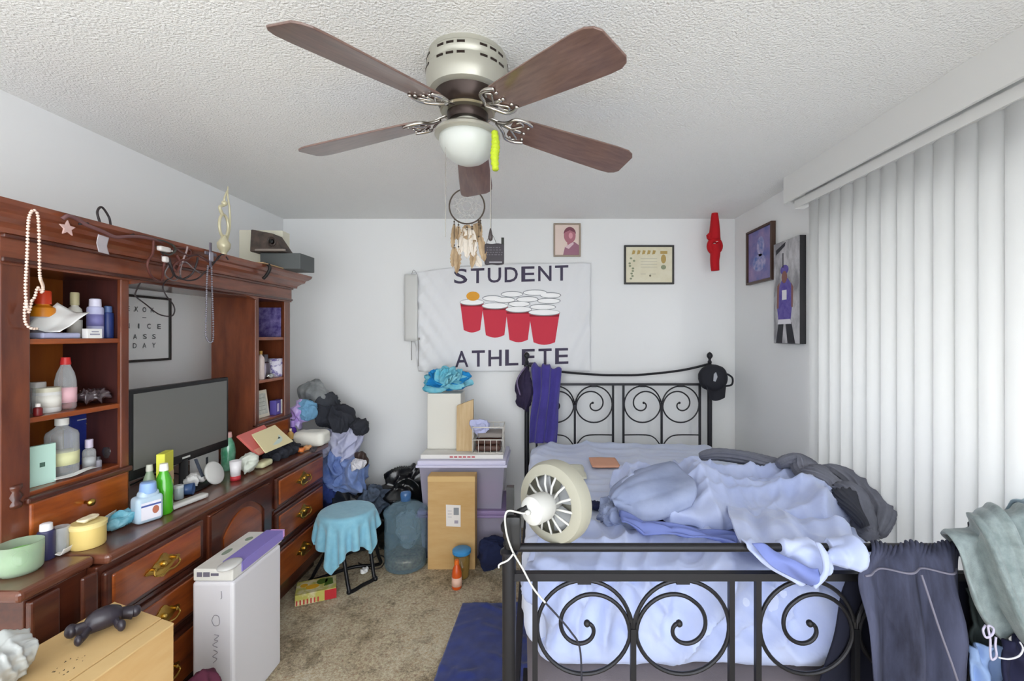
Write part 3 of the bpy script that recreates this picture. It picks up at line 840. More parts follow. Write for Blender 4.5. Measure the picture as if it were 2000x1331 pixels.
# portrait
mpb = mp_back(1081, 502)
pt = picture('photo_frame', 'small faded portrait photo in a thin pale frame above the flag', 'picture', mpb, .214, .262, .012, M('tan_frame', '#a09080', .6), M('photo_ground', '#e3cfc4', .5))
skin = M('portrait_mauve', '#b0707c', .6); suit = M('portrait_suit', '#9b6b7e', .6)
decal(pt, 'portrait', suit, [[(.075, .012), (.20, .012), (.2, .09), (.165, .115), (.13, .105), (.09, .075)]], mpb, .0118)
decal(pt, 'portrait', M('portrait_collar', '#dcc0c6', .6), [[(.09, .075), (.15, .115), (.16, .10), (.12, .06)]], mpb, .0122)
decal(pt, 'portrait', skin, [ell(.128, .165, .046, .06)], mpb, .0126)
decal(pt, 'portrait', skin, [rect(.108, .095, .15, .13)], mpb, .0120)
decal(pt, 'portrait', M('portrait_hair', '#7d4654', .6), [[(.128+.048*math.cos(a*PI/12), .178+.056*math.sin(a*PI/12)) for a in range(13)]+[(.095, .195), (.128, .205), (.160, .195)][::-1][:0]+[(.09, .19), (.128, .208), (.166, .19)]], mpb, .0130)
decal(pt, 'portrait', M('portrait_light', '#d79aa4', .6), [ell(.135, .165, .016, .024)], mpb, .0134)
# certificate
mpb = mp_back(1218.5, 556)
ct = picture('certificate_frame', 'cream certificate in a thin black frame on the back wall', 'picture', mpb, .393, .308, .014, M('black_frame', '#2e2d2b', .4), M('certificate_paper', '#e4dfc8', .7, col2='#dad3b6', nscale=8))
gold = M('certificate_gold', '#b59a5c', .7); grn = M('certificate_green', '#8d9478', .7)
random.seed(3); P1 = []; P2 = []; P3 = []
for i in range(5): x = .06+i*.04; P1.append([(x, .235), (x+.022, .24), (x+.03, .265), (x+.008, .27)])
for i in range(9): P2.append(ell(.055+random.uniform(-.012, .03), .045+i*.02, .010, .008, 8))
P3 = [rect(.13+i*0, .2-i*.022, .26, .203-i*.022) for i in range(4)]+[rect(.13, .08, .17, .083), rect(.2, .08, .25, .083)]
decal(ct, 'certificate_print', gold, P1+[ell(.31, .2, .02, .035), rect(.285, .24, .34, .262)], mpb, .0115); decal(ct, 'certificate_print', grn, P2+[ell(.31, .135, .02, .018)], mpb, .0118); decal(ct, 'certificate_print', M('certificate_grey', '#b7b3a0', .7), P3, mpb, .0115)
decal(ct, 'certificate_seal', M('seal_grey', '#77715e', .7), [ell(.205, .068, .008, .008)], mpb, .0121)
# right wall: seen from the room the far edge is on the left
def mp_right(yfar, z0): return lambda a, b, d: V((XR-.002-d, yfar-a, z0+b))
mpr = mp_right(3.26, 1.885)
ft = picture('picture_frame', 'blue and mauve picture in a brown frame on the right wall', 'picture', mpr, .355, .385, .016, M('brown_frame', '#4a352b', .4), M('blue_mauve_print', '#5868a8', .6, col2='#a98fb4', nscale=7, contrast=(.3, .7)), th=.03)
decal(ft, 'print_figure', M('pale_figure', '#c3b7d2', .6, col2='#5a73b4', nscale=20), [ell(.19, .25, .05, .07), ell(.17, .14, .09, .06)], mpr, .0168)
mpr = mp_right(2.86, 1.468)
cv = T('canvas_print', 'tall narrow grey canvas of a figure in purple on the right wall', 'picture', mpr(.14, 0, 0))
G().prism(rect(0, 0, .285, .635), mpr, 0, .036).build('canvas', M('canvas_black_edge', '#17161a', .7), cv, True, bevel=.002)
decal(cv, 'printed_face', M('canvas_grey', '#c9c8cb', .7, col2='#8b8a8e', nscale=11, stretch=(1, 1, .5), contrast=(.4, .62)), [rect(.002, .002, .283, .633)], mpr, .0372)
pur = M('canvas_purple', '#54469a', .7, col2='#6f62ad', nscale=25); pd = M('canvas_dark', '#2c2c33', .7)
decal(cv, 'printed_figure', pur, [[(.06, .13), (.19, .13), (.21, .25), (.20, .36), (.16, .40), (.10, .40), (.06, .34), (.04, .24)], ell(.125, .455, .045, .03)], mpr, .0380)
decal(cv, 'printed_figure', M('canvas_skin', '#8a5f58', .7), [ell(.125, .41, .030, .038), [(.045, .36), (.07, .38), (.06, .22), (.04, .22)], [(.20, .37), (.22, .34), (.215, .22), (.2, .22)]], mpr, .0384)
decal(cv, 'printed_figure', pd, [[(.03, .003), (.1, .003), (.115, .12), (.06, .13)], [(.16, .003), (.24, .003), (.2, .13), (.14, .12)], rect(.105, .47, .115, .56), [(.03, .56), (.13, .6), (.14, .625), (.03, .59)]], mpr, .0384)
decal(cv, 'printed_figure', M('canvas_white', '#e8e6ec', .7), [rect(.1, .27, .15, .33), [(.05, .12), (.2, .12), (.19, .15), (.06, .15)]], mpr, .0388)

# red hanging in the far right corner
q = PX(1396, 412, 3.35)
rh = T('hanging_ornament', 'red fabric ornament with a bow hanging in the far right ceiling corner', 'ornament', (q.x, q.y, PX(1396, 530, 3.35).z))
redf = M('red_felt', '#b9101c', .85, bump=.3, bscale=90); whf = M('white_trim', '#e9dcd8', .9)
def P3_(x, y): return PX(x, y, 3.35)
G().tube(smooth_path([P3_(1396, 416), P3_(1396, 430), P3_(1396, 450), P3_(1395, 468)], 6), .03, 14, rf=lambda t: .022+.024*t).build('upper_sleeve', redf, rh, True, smooth=True)
G().tube(smooth_path([P3_(1396, 478), P3_(1397, 495), P3_(1396, 510), P3_(1397, 529)], 6), .03, 14, rf=lambda t: .040-.010*t).build('lower_tail', redf, rh, True, smooth=True)
G().tube([P3_(1396+10*math.cos(a*PI/10), 481+12*math.sin(a*PI/10)) for a in range(20)], .022, 10, closed=True).blob(P3_(1389, 463), (.03, .018, .026), 3, .4, 3, 12).build('bow', redf, rh, True, smooth=True)
G().blob(P3_(1400, 469), (.03, .015, .024), 5, .3, 3, 12).blob(P3_(1401, 486), (.015, .015, .02), 6, .3, 3, 10).build('white_flower', whf, rh, True, smooth=True)
G().tube([P3_(1396, 417), (q.x, q.y, ZC)], .0015, 5).build('cord', redf, rh, True)
# ------------------------------------------------------------------ small containers
def m_(c, rough=.4, **k): return M('col_'+c.strip('#')+'_%d' % int(rough*100)+''.join(k.keys()), c, rough, **k)
def scaled(prof, r, h): return [(a*r, b*h) for a, b in prof]
BP = {'round': ([(0, 0), (.9, 0), (1, .02), (1, .70), (.92, .76), (.5, .83), (.36, .86), (.36, .90)], [(0, .88), (.42, .88), (.42, 1), (.0, 1)]),
      'can': ([(0, 0), (.96, 0), (1, .02), (1, .74), (.92, .78), (.7, .8)], [(0, .79), (.72, .79), (.74, .82), (.7, .98), (.5, 1), (0, 1)]),
      'taper': ([(0, 0), (.85, 0), (1, .04), (.95, .3), (1, .45), (.97, .55), (.8, .70), (.5, .82), (.38, .88)], [(0, .86), (.5, .86), (.5, .90), (.42, 1), (0, 1)]),
      'squat': ([(0, 0), (.95, 0), (1, .03), (1, .55), (.9, .64), (.5, .70), (.5, .74)], [(0, .72), (.62, .72), (.62, .98), (.55, 1), (0, 1)]),
      'jar': ([(0, 0), (.94, 0), (1, .04), (1, .80), (.95, .83)], [(0, .82), (1.0, .82), (1.0, .98), (.95, 1), (0, 1)])}
def bottle(name, label, cat, base, r, h, body, cap, kind='round', lab=None, lz=(.15, .55), sy=1.0, rot=0, group=None, liquid=None, tilt=None):
    t = T(name, label, cat, base, tilt if tilt else (0, 0, rot), group)
    bp, cp_ = BP[kind]
    G().lathe(scaled(bp, r, h), (0, 0, 0), 24, sy=sy).build('body', body, t, auto=True)
    G().lathe(scaled(cp_, r, h), (0, 0, 0), 20, sy=sy if sy > .8 else 1).build('cap', cap, t, auto=True)
    if lab: G().lathe([(r*1.012, h*lz[0]), (r*1.012, h*lz[1])], (0, 0, 0), 24, sy=sy).build('paper_label', lab, t, smooth=True)
    if liquid: G().lathe([(0, .012*h), (r*.9, .012*h), (r*.93, .03*h), (r*.93, liquid[1]*h), (0, liquid[1]*h)], (0, 0, 0), 24, sy=sy).build('contents', liquid[0], t, smooth=True)
    return t
def at(px, X, z): return V((X, X*F/(px-VX), z))
clear = thin('clear_plastic', '#f2f5f7', .80)
def carton(name, label, cat, c, size, mat, rotz=0, bevel=.002, rot=None, parts=()):
    t = T(name, label, cat, c, rot if rot else (0, 0, rotz))
    a, b, h = size
    G().box((-a/2, -b/2, 0), (a/2, b/2, h)).build('body', mat, t, bevel=bevel)
    for (nm, m2, p, q) in parts: G().box(p, q).build(nm, m2, t)
    return t
Z1, Z2, Z3 = 1.5085, 1.2555, 1.0185
# near tower, upper shelf
bottle('pill_bottle', 'fat orange bottle with a red-orange cap on the hutch\'s upper left shelf', 'bottle', at(84, -1.71, Z1), .034, .165, m_('#e08a1e', .35), m_('#d8431f'), 'squat', m_('#d9d4dd', .6), (.12, .45))
bottle('lotion_bottle', 'white bottle with a cream cap behind papers on the upper shelf', 'bottle', at(146, -1.72, Z1), .021, .17, m_('#d8d6cc'), m_('#b9b08a'), 'squat', m_('#4a3a33', .6), (.40, .55))
bottle('spray_can', 'lavender white spray can beside the dark blue tube on the upper shelf', 'can', at(186, -1.675, Z1), .024, .150, m_('#b9bbdc'), m_('#d5d3e6'), 'can', m_('#7e7cb4', .5), (.3, .6))
bottle('deodorant_tube', 'dark blue tube at the right end of the upper left shelf', 'bottle', at(211, -1.668, Z1), .017, .125, m_('#24346f'), m_('#4d6391'), 'can')
def crumpled(name, label, cat, c, h, mat, seed=0, amp=.5, fr=3, n=18, group=None, kind=None, sub=0, pw=.85, fine=.2):
    g = G().blob(V(c)+V((0, 0, h[2])), h, seed, amp, fr, n, pw, fine)
    lo = min(v.z for v in g.v)
    for v in g.v: v.z += c[2]-lo
    return tag(g.build(name, mat, smooth=True, sub=sub), label, cat, group, kind)
def sheet_paper(name, label, cat, c, w_, d_, rot, mat, seed=0, amp=.02, th=.001, n=12):
    t = Matrix.Translation(c) @ Euler(rot).to_matrix().to_4x4()
    g = G().grid(lambda u, v: t @ V(((u-.5)*w_, (v-.5)*d_, amp*nz((u*w_, v*d_, seed), 14, seed)+amp*1.5*abs(u-.5))), n, n)
    return tag(g.build(name, mat, smooth=True, solid=th), label, cat)
sheet_paper('paper_sheet', 'crumpled white paper leaning in front of the orange bottle', 'paper', at(118, -1.655, Z1+.06), .10, .12, (.75, .3, .2), paper, 2, .02)
carton('tissue_pack', 'flat lavender pack lying at the front of the upper left shelf', 'pack', at(108, -1.66, Z1), (.05, .125, .02), m_('#b3b7d6', .5), .0, .006)
carton('small_box', 'small white box with grey lettering on the upper left shelf', 'box', at(180, -1.635, Z1), (.02, .055, .035), paper, 0, .001,
       parts=[('print', m_('#9c9cae', .7), (.0102, -.018, .012), (.0106, .018, .017)), ('print', m_('#9c9cae', .7), (.0102, -.012, .022), (.0106, .014, .026))])
# near tower, middle shelf
bottle('glass_jar', 'clear glass jar at the left of the middle shelf', 'jar', at(72, -1.70, Z2), .022, .105, clear, m_('#a8a6a4'), 'jar')
t = bottle('white_tin', 'white canister with a worn cream side on the middle shelf', 'tin', at(92, -1.685, Z2), .034, .085, m_('#dcdcda', .3), m_('#cfccb8'), 'jar', m_('#e9e7df', .5), (.2, .7))
bottle('ketchup_bottle', 'clear squeeze bottle with a red cap and pink label, red sauce at the bottom', 'bottle', at(128, -1.69, Z2), .029, .185, clear, m_('#c9302f'), 'taper', m_('#e6b9c2', .6), (.13, .42), liquid=(m_('#8c1f1c'), .12))
crumpled('wrap_and_glints', 'crumpled dark shiny plastic wrap beside the red capped bottle', 'wrap', at(182, -1.68, Z2), (.03, .045, .022), m_('#4c4246', .15, coat=1.0), 4, .7, 4)
bottle('nail_polish', 'tiny dark red bottle with a white cap at the front of the middle shelf', 'bottle', at(74, -1.64, Z2), .011, .04, m_('#6e1719'), m_('#e8e2dd'), 'squat')
# near tower, lower shelf
mint = m_('#bfe3d6', .6)
t = T('mint_carton', 'white and mint green carton standing at the left of the lower shelf', 'carton', at(80, -1.665, Z3), (0, 0, math.radians(-12)))
G().box((-.008, -.035, 0), (.008, .035, .133)).build('body', mint, t, bevel=.001)
G().box((-.03, -.037, 0), (.008, -.035, .136)).build('side', paper, t)
G().box((.0082, -.008, .06), (.0086, .006, .075)).build('print', m_('#4a6a5c', .7), t)
bottle('water_jug', 'clear ribbed plastic jug with a white cap on the lower shelf', 'jug', at(121, -1.70, Z3), .044, .205, clear, m_('#e6e6e2'), 'round', m_('#dedfae', .5), (.2, .42))
t = T('book', 'dark blue hardback book standing in the lower left shelf', 'book', at(166, -1.78, Z3), (0, 0, math.radians(4)))
G().box((-.012, -.072, 0), (.012, .072, .205)).build('cover', M('blue_book', '#1d2a78', .35, col2='#27398f', nscale=20), t, bevel=.003)
G().box((-.010, .0655, .004), (.010, .0735, .201)).build('page_block', m_('#8f9cd0', .6), t)
G().box((.0121, -.045, .172), (.0125, .045, .176)).build('title_line', m_('#b9bccb', .5), t)
G().prism([(.012*math.cos(PI*k/4+.39)*(1 if k % 2 else .35), .15+.016*math.sin(PI*k/4+.39)*(1 if k % 2 else .35)) for k in range(8)], lambda a, b, d: V((.0121+d, a, b)), 0, .0004).build('emblem', m_('#a9a66c', .4), t)
bottle('glass_bottle', 'small clear bottle with a whitish cap in front of the blue book', 'bottle', at(174, -1.685, Z3), .019, .11, clear, m_('#c8bfd3'), 'squat', m_('#b3b6b8', .5), (.1, .4))
bottle('grey_bottle', 'little grey bottle beside the clear bottle on the lower shelf', 'bottle', at(192, -1.67, Z3), .010, .04, m_('#8f8e98'), m_('#3c3a40'), 'squat')
gb = G().lathe([(0, .004), (.02, .004), (.03, .02), (.034, .045), (.031, .062), (.029, .062), (.031, .045), (.027, .022), (.018, .008), (0, .008)], at(221, -1.69, Z3), 24)
tag(gb.build('glass_bowl', thin('smoky_glass', '#4a4446', .4), smooth=True), 'dark smoky glass bowl at the right of the lower shelf', 'bowl')
sheet_paper('receipt', 'crinkled white receipt on the lower shelf under the clear jug', 'paper', at(150, -1.645, Z3+.006), .03, .14, (0, 0, 0), paper, 7, .006)
# far tower
def atf(px, X, z): return at(px, X, z)
carton('card', 'purple printed card standing at the back of the far tower\'s upper shelf', 'card', V((-1.745, 2.872, Z1)), (.17, .006, .19), M('purple_card', '#3c2f74', .5, col2='#8a80b8', nscale=25), 0)
bottle('perfume_bottle', 'cream and amber perfume bottle at the left of the far tower\'s middle shelf', 'bottle', V((-1.655, 2.655, Z2)), .019, .17, m_('#d9c8c2', .2), m_('#c79a4b'), 'round')
bottle('dark_flask', 'dark pewter flask between the perfume bottle and the printed mug', 'bottle', V((-1.68, 2.735, Z2)), .028, .145, M('pewter', '#6e6670', .3, .8), m_('#4a464c', .3), 'squat')
t = T('mug', 'white mug with purple print on the far tower\'s middle shelf', 'mug', V((-1.675, 2.832, Z2)))
G().lathe([(0, 0), (.038, 0), (.042, .01), (.043, .115), (.039, .115), (.038, .012), (0, .01)], (0, 0, 0), 28).build('body', M('mug_print', '#e0ddea', .3, col2='#7c73ad', nscale=30, contrast=(.52, .6)), t, smooth=True)
G().tube(smooth_path([(.0, -.042, .09), (.0, -.07, .085), (0, -.075, .055), (0, -.06, .03), (0, -.042, .03)], 5), .005, 8).build('handle', m_('#e0ddea', .3), t, smooth=True)
crumpled('foil_ball', 'small crumpled silvery foil in front of the mug', 'foil', V((-1.64, 2.72, Z2)), (.012, .025, .012), M('foil', '#c9ccc8', .25, .8), 2, .6, 4, 12)
t = T('framed_card', 'cream framed card standing in the far tower\'s lower shelf', 'frame', V((-1.672, 2.70, Z3)), (0, math.radians(-8), 0))
G().box((-.005, -.065, 0), (.005, .065, .165)).build('frame', m_('#e4ddcb', .5), t, bevel=.002)
G().box((.005, -.048, .02), (.0056, .048, .145)).build('print', M('card_print', '#d9d9cf', .6, col2='#b9bdb2', nscale=40), t)
for k in range(4): G().box((.0057, -.032, .045+k*.024), (.0061, .032, .0475+k*.024)).build('print_line', m_('#8c8f86', .7), t)
carton('purple_box', 'small purple and white box to the right of the framed card', 'box', V((-1.66, 2.825, Z3)), (.04, .085, .09), m_('#5a4f9e', .5), 0, .002, parts=[('white_panel', paper, (.0202, .01, .0), (.0206, .0425, .09)), ('white_panel', m_('#c9bede', .5), (.0202, -.03, .02), (.0206, -.01, .07))])

# ------------------------------------------------------------------ on top of the hutch
TZ = 1.9165
gold_m = M('ivory_gold', '#ddd6b4', .35, .25)
b0 = V((-1.70, 2.405, TZ))
orn = T('gold_ornament', 'tall ivory and gold scrolled ornament standing on top of the hutch', 'ornament', b0)
def oo(y, z): return V((0, y, z))
G().lathe([(0, 0), (.04, 0), (.04, .01), (.018, .02), (.014, .05), (.03, .075), (.032, .10), (.016, .125), (.012, .14), (0, .14)], (0, 0, 0), 18).build('base', gold_m, orn, smooth=True)
g = G().tube([oo(.034*math.cos(a*PI/16), .195+.062*math.sin(a*PI/16)) for a in range(32)], .007, 8, closed=True)
g.tube(smooth_path([oo(-.012, .255), oo(-.03, .29), oo(.012, .315), oo(.004, .345), oo(.03, .40)], 6), .008, 8, rf=lambda t: .009-.005*t)
g.tube(smooth_path([oo(.02, .12), oo(.045, .2), (0, .045, .3), oo(.03, .37), oo(.032, .42)], 6), .006, 8, rf=lambda t: .007-.004*t)
g.sphere((0, .005, .32), .015, 10, 8).sphere((0, 0, .135), .014, 10, 8)
g.build('scroll', gold_m, orn, smooth=True)
q = V((-1.72, 2.80, TZ)); carton('cream_box', 'cream coloured box standing at the far end of the hutch top', 'box', q, (.26, .09, .255), m_('#dcd9c6', .7), math.radians(4))
q = V((-1.54, 2.74, TZ)); carton('grey_box', 'low dark grey box overhanging the far end of the hutch top', 'box', q, (.24, .17, .095), M('grey_box', '#565a5a', .6), 0, .003)
gd_ = M('carved_brown', '#5a4c44', .6, col2='#3a322e', nscale=18, bump=.5, bscale=60)
q = V((-1.60, 2.68, TZ+.097))
cm = T('carved_box', 'brown carved wooden box with a dark round eye, on the grey box', 'ornament', q)
G().hexa([(-.10, -.06, 0), (.10, -.06, 0), (.10, .06, 0), (-.10, .06, 0)], [(-.10, -.05, .135), (.03, -.05, .11), (.03, .05, .11), (-.10, .05, .135)]).build('body', gd_, cm, bevel=.006)
g = G(); g.tube([(.03+.022*math.cos(a*PI/10), -.06, .06+.026*math.sin(a*PI/10)) for a in range(20)], .005, 6, closed=True); g.build('eye_ring', m_('#3b302a', .5), cm)
G().lathe([(0, 0), (.016, 0), (.012, .01), (0, .012)], (.03, -.056, .06), 14, (0, -1, 0)).build('eye', m_('#0e0c0c', .2), cm)
G().rbox((.02, -.056, .01), (.09, .006, .007), (.004, .004, .004), (8, 2, 2)).build('lip', m_('#8b8178', .5), cm)
carton('wooden_board', 'thin tan board lying flat on the hutch top, edge over the crown', 'board', V((-1.575, 2.56, TZ)), (.12, .24, .006), m_('#b0906c', .6), .05, .001) 
tag(G().rbox((-1.64, 2.42, TZ+.008), (.05, .14, .008), (.008, .008, .008), (6, 8, 3)).build('black_case', m_('#20211f', .5)), 'flat black case lying beside the tan board on the hutch', 'case')
sp = G().tube(smooth_path([V((-1.56, 2.50, TZ+.004)), V((-1.52, 2.50, TZ+.002)), V((-1.508, 2.50, 1.895)), V((-1.525, 2.50, 1.86)), V((-1.545, 2.5, 1.838))], 5), .009, 8)
tag(sp.build('black_strap', m_('#161313', .6), smooth=True), 'short black strap hanging over the crown near its far end', 'strap')
# cords
cb = m_('#2c2426', .5); cbr = m_('#5a302a', .5); cw = m_('#cfcac6', .4)
def cord(name, label, cat, pts, r, mat, n=7): return tag(G().tube(smooth_path(pts, n), r, 8).build(name, mat, smooth=True), label, cat)
XC = -1.515
def K(x, y, X=XC): return PXX(x, y, X)
cord('cord', 'dark cord standing up in a thin loop above the crown', 'cord', [K(155, 438), K(180, 436, -1.54), K(196, 442, -1.56), K(190, 415, -1.57), K(199, 405, -1.57), K(213, 425, -1.57), K(219, 447, -1.56), K(240, 462, -1.54), K(262, 458, -1.52)], .0038, cb)
cord('cord', 'thick mauve brown cord lying along the upper edge of the crown', 'cord', [K(122, 428), K(133, 422, -1.51), K(150, 428), K(170, 440), K(200, 452), K(225, 463), K(250, 462), K(275, 463, -1.52), K(300, 468, -1.53), K(330, 478, -1.54)], .0062, m_('#6d4a4a', .5))
cord('cord', 'black cord drooping in a loop below the header onto the wall picture', 'cord', [K(305, 480), K(320, 500), K(332, 522), K(338, 540, -1.53), K(325, 548, -1.56), K(318, 562, -1.59), K(326, 580, -1.585), K(338, 595, -1.585), K(341, 608, -1.585), K(334, 618, -1.585), K(310, 614, -1.585), K(285, 595, -1.585), K(268, 582, -1.585), K(264, 575, -1.585), K(270, 560, -1.59), K(274, 553, -1.59)], .0026, cb)
cord('cord', 'brown cord hanging in a wide swag under the middle of the crown', 'cord', [K(300, 470), K(298, 495), K(288, 515), K(296, 540, -1.53), K(315, 548, -1.55), K(320, 520), K(326, 500)], .0045, cbr)
cord('cord', 'dark cord swag looping from the bundle to the metal cross', 'cord', [K(330, 505), K(336, 525), K(343, 540, -1.54), K(358, 545, -1.56), K(375, 535, -1.53), K(384, 515), K(386, 503)], .0042, cb)
cord('cord', 'pale grey cord curving between the brown cords on the crown', 'cord', [K(353, 545, -1.57), K(352, 530, -1.53), K(356, 512), K(364, 492), K(366, 482)], .0035, m_('#9a8787', .5))
cord('cord', 'thin black cord sweeping beneath the metal cross', 'cord', [K(345, 540, -1.54), K(365, 548, -1.56), K(385, 545, -1.55), K(400, 532, -1.53), K(415, 518), K(428, 500)], .0032, cb)
cord('cord', 'olive cord with a plug along the top of the middle crown', 'cord', [K(255, 461, -1.53), K(285, 462, -1.53), K(305, 468, -1.53), K(322, 472, -1.53), K(338, 480, -1.53), K(342, 490), K(330, 498), K(318, 492), K(312, 480)], .0048, m_('#3c3a34', .5))
cord('cord', 'rust brown cord tangle at the right of the white plug', 'cord', [K(330, 492), K(345, 485, -1.53), K(362, 486, -1.53), K(372, 492, -1.53), K(368, 505), K(350, 510), K(338, 522), K(345, 530), K(352, 515), K(345, 498)], .0050, cbr)
cord('cord', 'dark brown cord wound along the crown left of the metal cross', 'cord', [K(340, 484, -1.53), K(356, 494), K(370, 500), K(385, 498, -1.53), K(398, 505), K(408, 512)], .0046, m_('#4a2c2a', .5))
cord('cord', 'thin grey cord zigzagging over the frieze by the white adapter', 'cord', [K(315, 500), K(330, 515), K(322, 535, -1.53), K(338, 548, -1.56), K(352, 540, -1.55), K(350, 522), K(362, 512), K(378, 525), K(392, 535, -1.54)], .0026, m_('#6f686a', .5))
cord('cord', 'short black cord end curling up right of the metal cross', 'cord', [K(412, 515), K(424, 508), K(432, 498, -1.52), K(440, 500, -1.53), K(446, 508)], .0032, cb)
pg = T('power_plug', 'white power plug in the cord tangle on the crown', 'plug', K(320, 487, -1.505))
G().rbox((0, 0, 0), (.010, .026, .010), (.005, .006, .005), (4, 6, 4)).build('body', cw, pg, smooth=True)
G().box((-.003, .026, -.004), (.0, .038, .002)).build('prong', chrome, pg); G().box((.004, .026, -.004), (.006, .038, .002)).build('prong', chrome, pg)
q = K(323, 507, -1.50); tag(G().rbox(q, (.008, .012, .012), (.006, .006, .006), (4, 4, 4)).build('plug', cw, smooth=True), 'small white adapter hanging below the white power plug', 'plug')
# star and plastic tag
q = K(130, 446, -1.518)
tag(G().prism([((.026 if i % 2 == 0 else .012)*math.sin(i*PI/5), (.026 if i % 2 == 0 else .012)*math.cos(i*PI/5)) for i in range(10)], lambda a, b, d: V((q.x+d, q.y+a, q.z+b)), 0, .005).build('star_ornament', m_('#c9a9a4', .5), bevel=.001), 'small pinkish star hung on the crown molding', 'ornament')
q = K(200, 478, -1.515)
sheet_paper('plastic_tag', 'translucent plastic tag hanging crooked on the crown', 'tag', q, .06, .055, (0, PI/2, .3), M('clear_tag', '#d9d2d8', .2, alpha=.75), 3, .006)
# pearls
g = G()
pp = smooth_path([K(52, 600, -1.51), K(50, 560, -1.51), K(53, 500, -1.512), K(55, 440, -1.515), K(58, 420, -1.52), K(65, 411, -1.525), K(73, 418, -1.52), K(76, 450, -1.512), K(77, 500, -1.512), K(78, 540, -1.52), K(84, 560, -1.58), K(82, 572, -1.6), K(74, 562, -1.6), K(68, 580, -1.6), K(62, 588, -1.6)], 40)
def beads(path, step, r, mat, name, label, cat):
    g = G(); acc = 0; last = path[0]
    g.sphere(last, r, 8, 6)
    for p in path[1:]:
        acc += (p-last).length; last = p
        if acc >= step: g.sphere(p, r, 8, 6); acc = 0
    g.tube(path[::6]+[path[-1]], r*.2, 5)
    return tag(g.build(name, mat, smooth=True), label, cat)
pp2 = smooth_path([K(62, 588, -1.59), K(56, 610, -1.59), K(50, 590, -1.59), K(48, 620, -1.59), K(52, 635, -1.59), K(62, 642, -1.59), K(76, 642, -1.595)], 40)
beads(pp, .0088, .0044, M('pearl', '#e8cfc0', .25, coat=.6), 'pearl_necklace', 'long string of pinkish pearls looped over the crown\'s near end', 'necklace')
beads(pp2, .0088, .0044, M('pearl', '#e8cfc0', .25), 'pearl_bracelet', 'shorter pearl strand trailing down past the upper left shelf', 'bracelet')
# cross and chain
cr = T('metal_cross', 'dark metal cross leaning on the crown above the grey chain', 'cross', K(411, 510, -1.51))
G().box((-.003, -.006, -.03), (.003, .006, .085)).box((-.003, -.036, .025), (.003, .036, .04)).build('body', M('pewter', '#6e6670', .3, .8), cr, bevel=.002)
G().rbox((.003, 0, .02), (.004, .012, .022), (.003, .003, .003), (3, 4, 6)).build('relief', M('pewter_light', '#a7a4b0', .3, .7), cr, smooth=True)
ch = M('grey_chain', '#92909a', .3, .7)
pc_ = smooth_path([K(406, 520, -1.51), K(404, 550, -1.505), K(403, 600, -1.505), K(402, 650, -1.505), K(405, 664, -1.505), K(411, 669, -1.505), K(416, 662, -1.505), K(416, 620, -1.505), K(414, 560, -1.505), K(413, 520, -1.51)], 30)
beads(pc_, .008, .0042, ch, 'chain_necklace', 'grey beaded chain hanging in a long narrow loop from the crown', 'necklace')

# picture with lettering on the left wall seen through the hutch
yl = 2.02; lm = lambda a, b, d: V((XL+.002+d, yl+a, 1.385+b))
lp = picture('lettered_picture', 'white lettered picture in a thin black frame on the wall behind the hutch', 'picture', lm, .395, .335, .012, M('black_frame', '#2e2d2b', .4), M('picture_white', '#e9ebea', .6))
dk = M('letter_grey', '#4c5356', .7); g = G()
for (txt, xs_, y) in [('EXOK', (.14, .186, .232, .279), .252), ('NICE', (.14, .20, .258, .319), .168), ('ASS', (.18, .235, .288), .115), ('DAY', (.178, .232, .288), .070)]:
    for c_, xx in zip(txt, xs_):
        wd = .007 if c_ == 'I' else .021
        text_on(g, c_, lambda u, v, xx=xx, y=y, wd=wd: lm(xx+(u-.5)*wd, y+v*.025, .0135))
g.prism(rect(.222, .222, .242, .225), lm, .012, .0135)
g.build('lettering', dk, lp, True)['kind'] = 'stuff'

# ------------------------------------------------------------------ on the dresser top
DZ = .804
p = V((-1.568, 1.345, DZ))
gj = T('candle_bowl', 'wide glass bowl holding bright green wax at the dresser\'s near end', 'bowl', p)
G().lathe([(0, 0), (.044, 0), (.050, .01), (.051, .088), (.048, .088), (.047, .012), (0, .006)], (0, 0, 0), 32).build('glass', thin('pale_green_glass', '#cfe3c9', .7), gj, smooth=True)
G().lathe([(0, .008), (.046, .01), (.047, .062), (.03, .066), (0, .05)], (0, 0, 0), 28).build('wax', m_('#7cc05c', .5), gj, smooth=True)
bottle('lotion_tube', 'dark navy bottle with a flat white cap at the dresser\'s near end', 'bottle', V((-1.572, 1.42, DZ)), .021, .115, m_('#35355a', .4), m_('#e4e4e8'), 'can')
gt = G().lathe([(0, 0), (.02, 0), (.024, .005), (.024, .085), (.022, .085), (.02, .008), (0, .006)], PZ(117, 1080, DZ), 24)
tag(gt.build('drinking_glass', clear, smooth=True), 'small empty clear glass behind the navy bottle', 'glass')
p = PZ(172, 1066, DZ)
yt = T('yellow_tub', 'round pale yellow tub with a cream lid on the dresser', 'tub', p)
G().lathe([(0, 0), (.043, 0), (.046, .006), (.046, .066), (0, .066)], (0, 0, 0), 36).build('body', m_('#dcc277', .5), yt, auto=True)
G().lathe([(0, .066), (.048, .066), (.049, .078), (.043, .082), (.03, .080), (0, .083)], (0, 0, 0), 36).build('lid', m_('#e6d391', .5), yt, auto=True)
crumpled('soap_sliver', 'thin cream soap sliver resting on the yellow tub lid', 'soap', p+V((0, .0, .084)), (.02, .03, .005), m_('#eadfbf', .5), 1, .2, 2, 8)
sheet_paper('paper_scrap', 'torn white paper scrap curling in front of the yellow tub', 'paper', PZ(128, 1082, DZ)+V((0, 0, .014)), .03, .05, (.1, -.3, .2), paper, 4, .015)
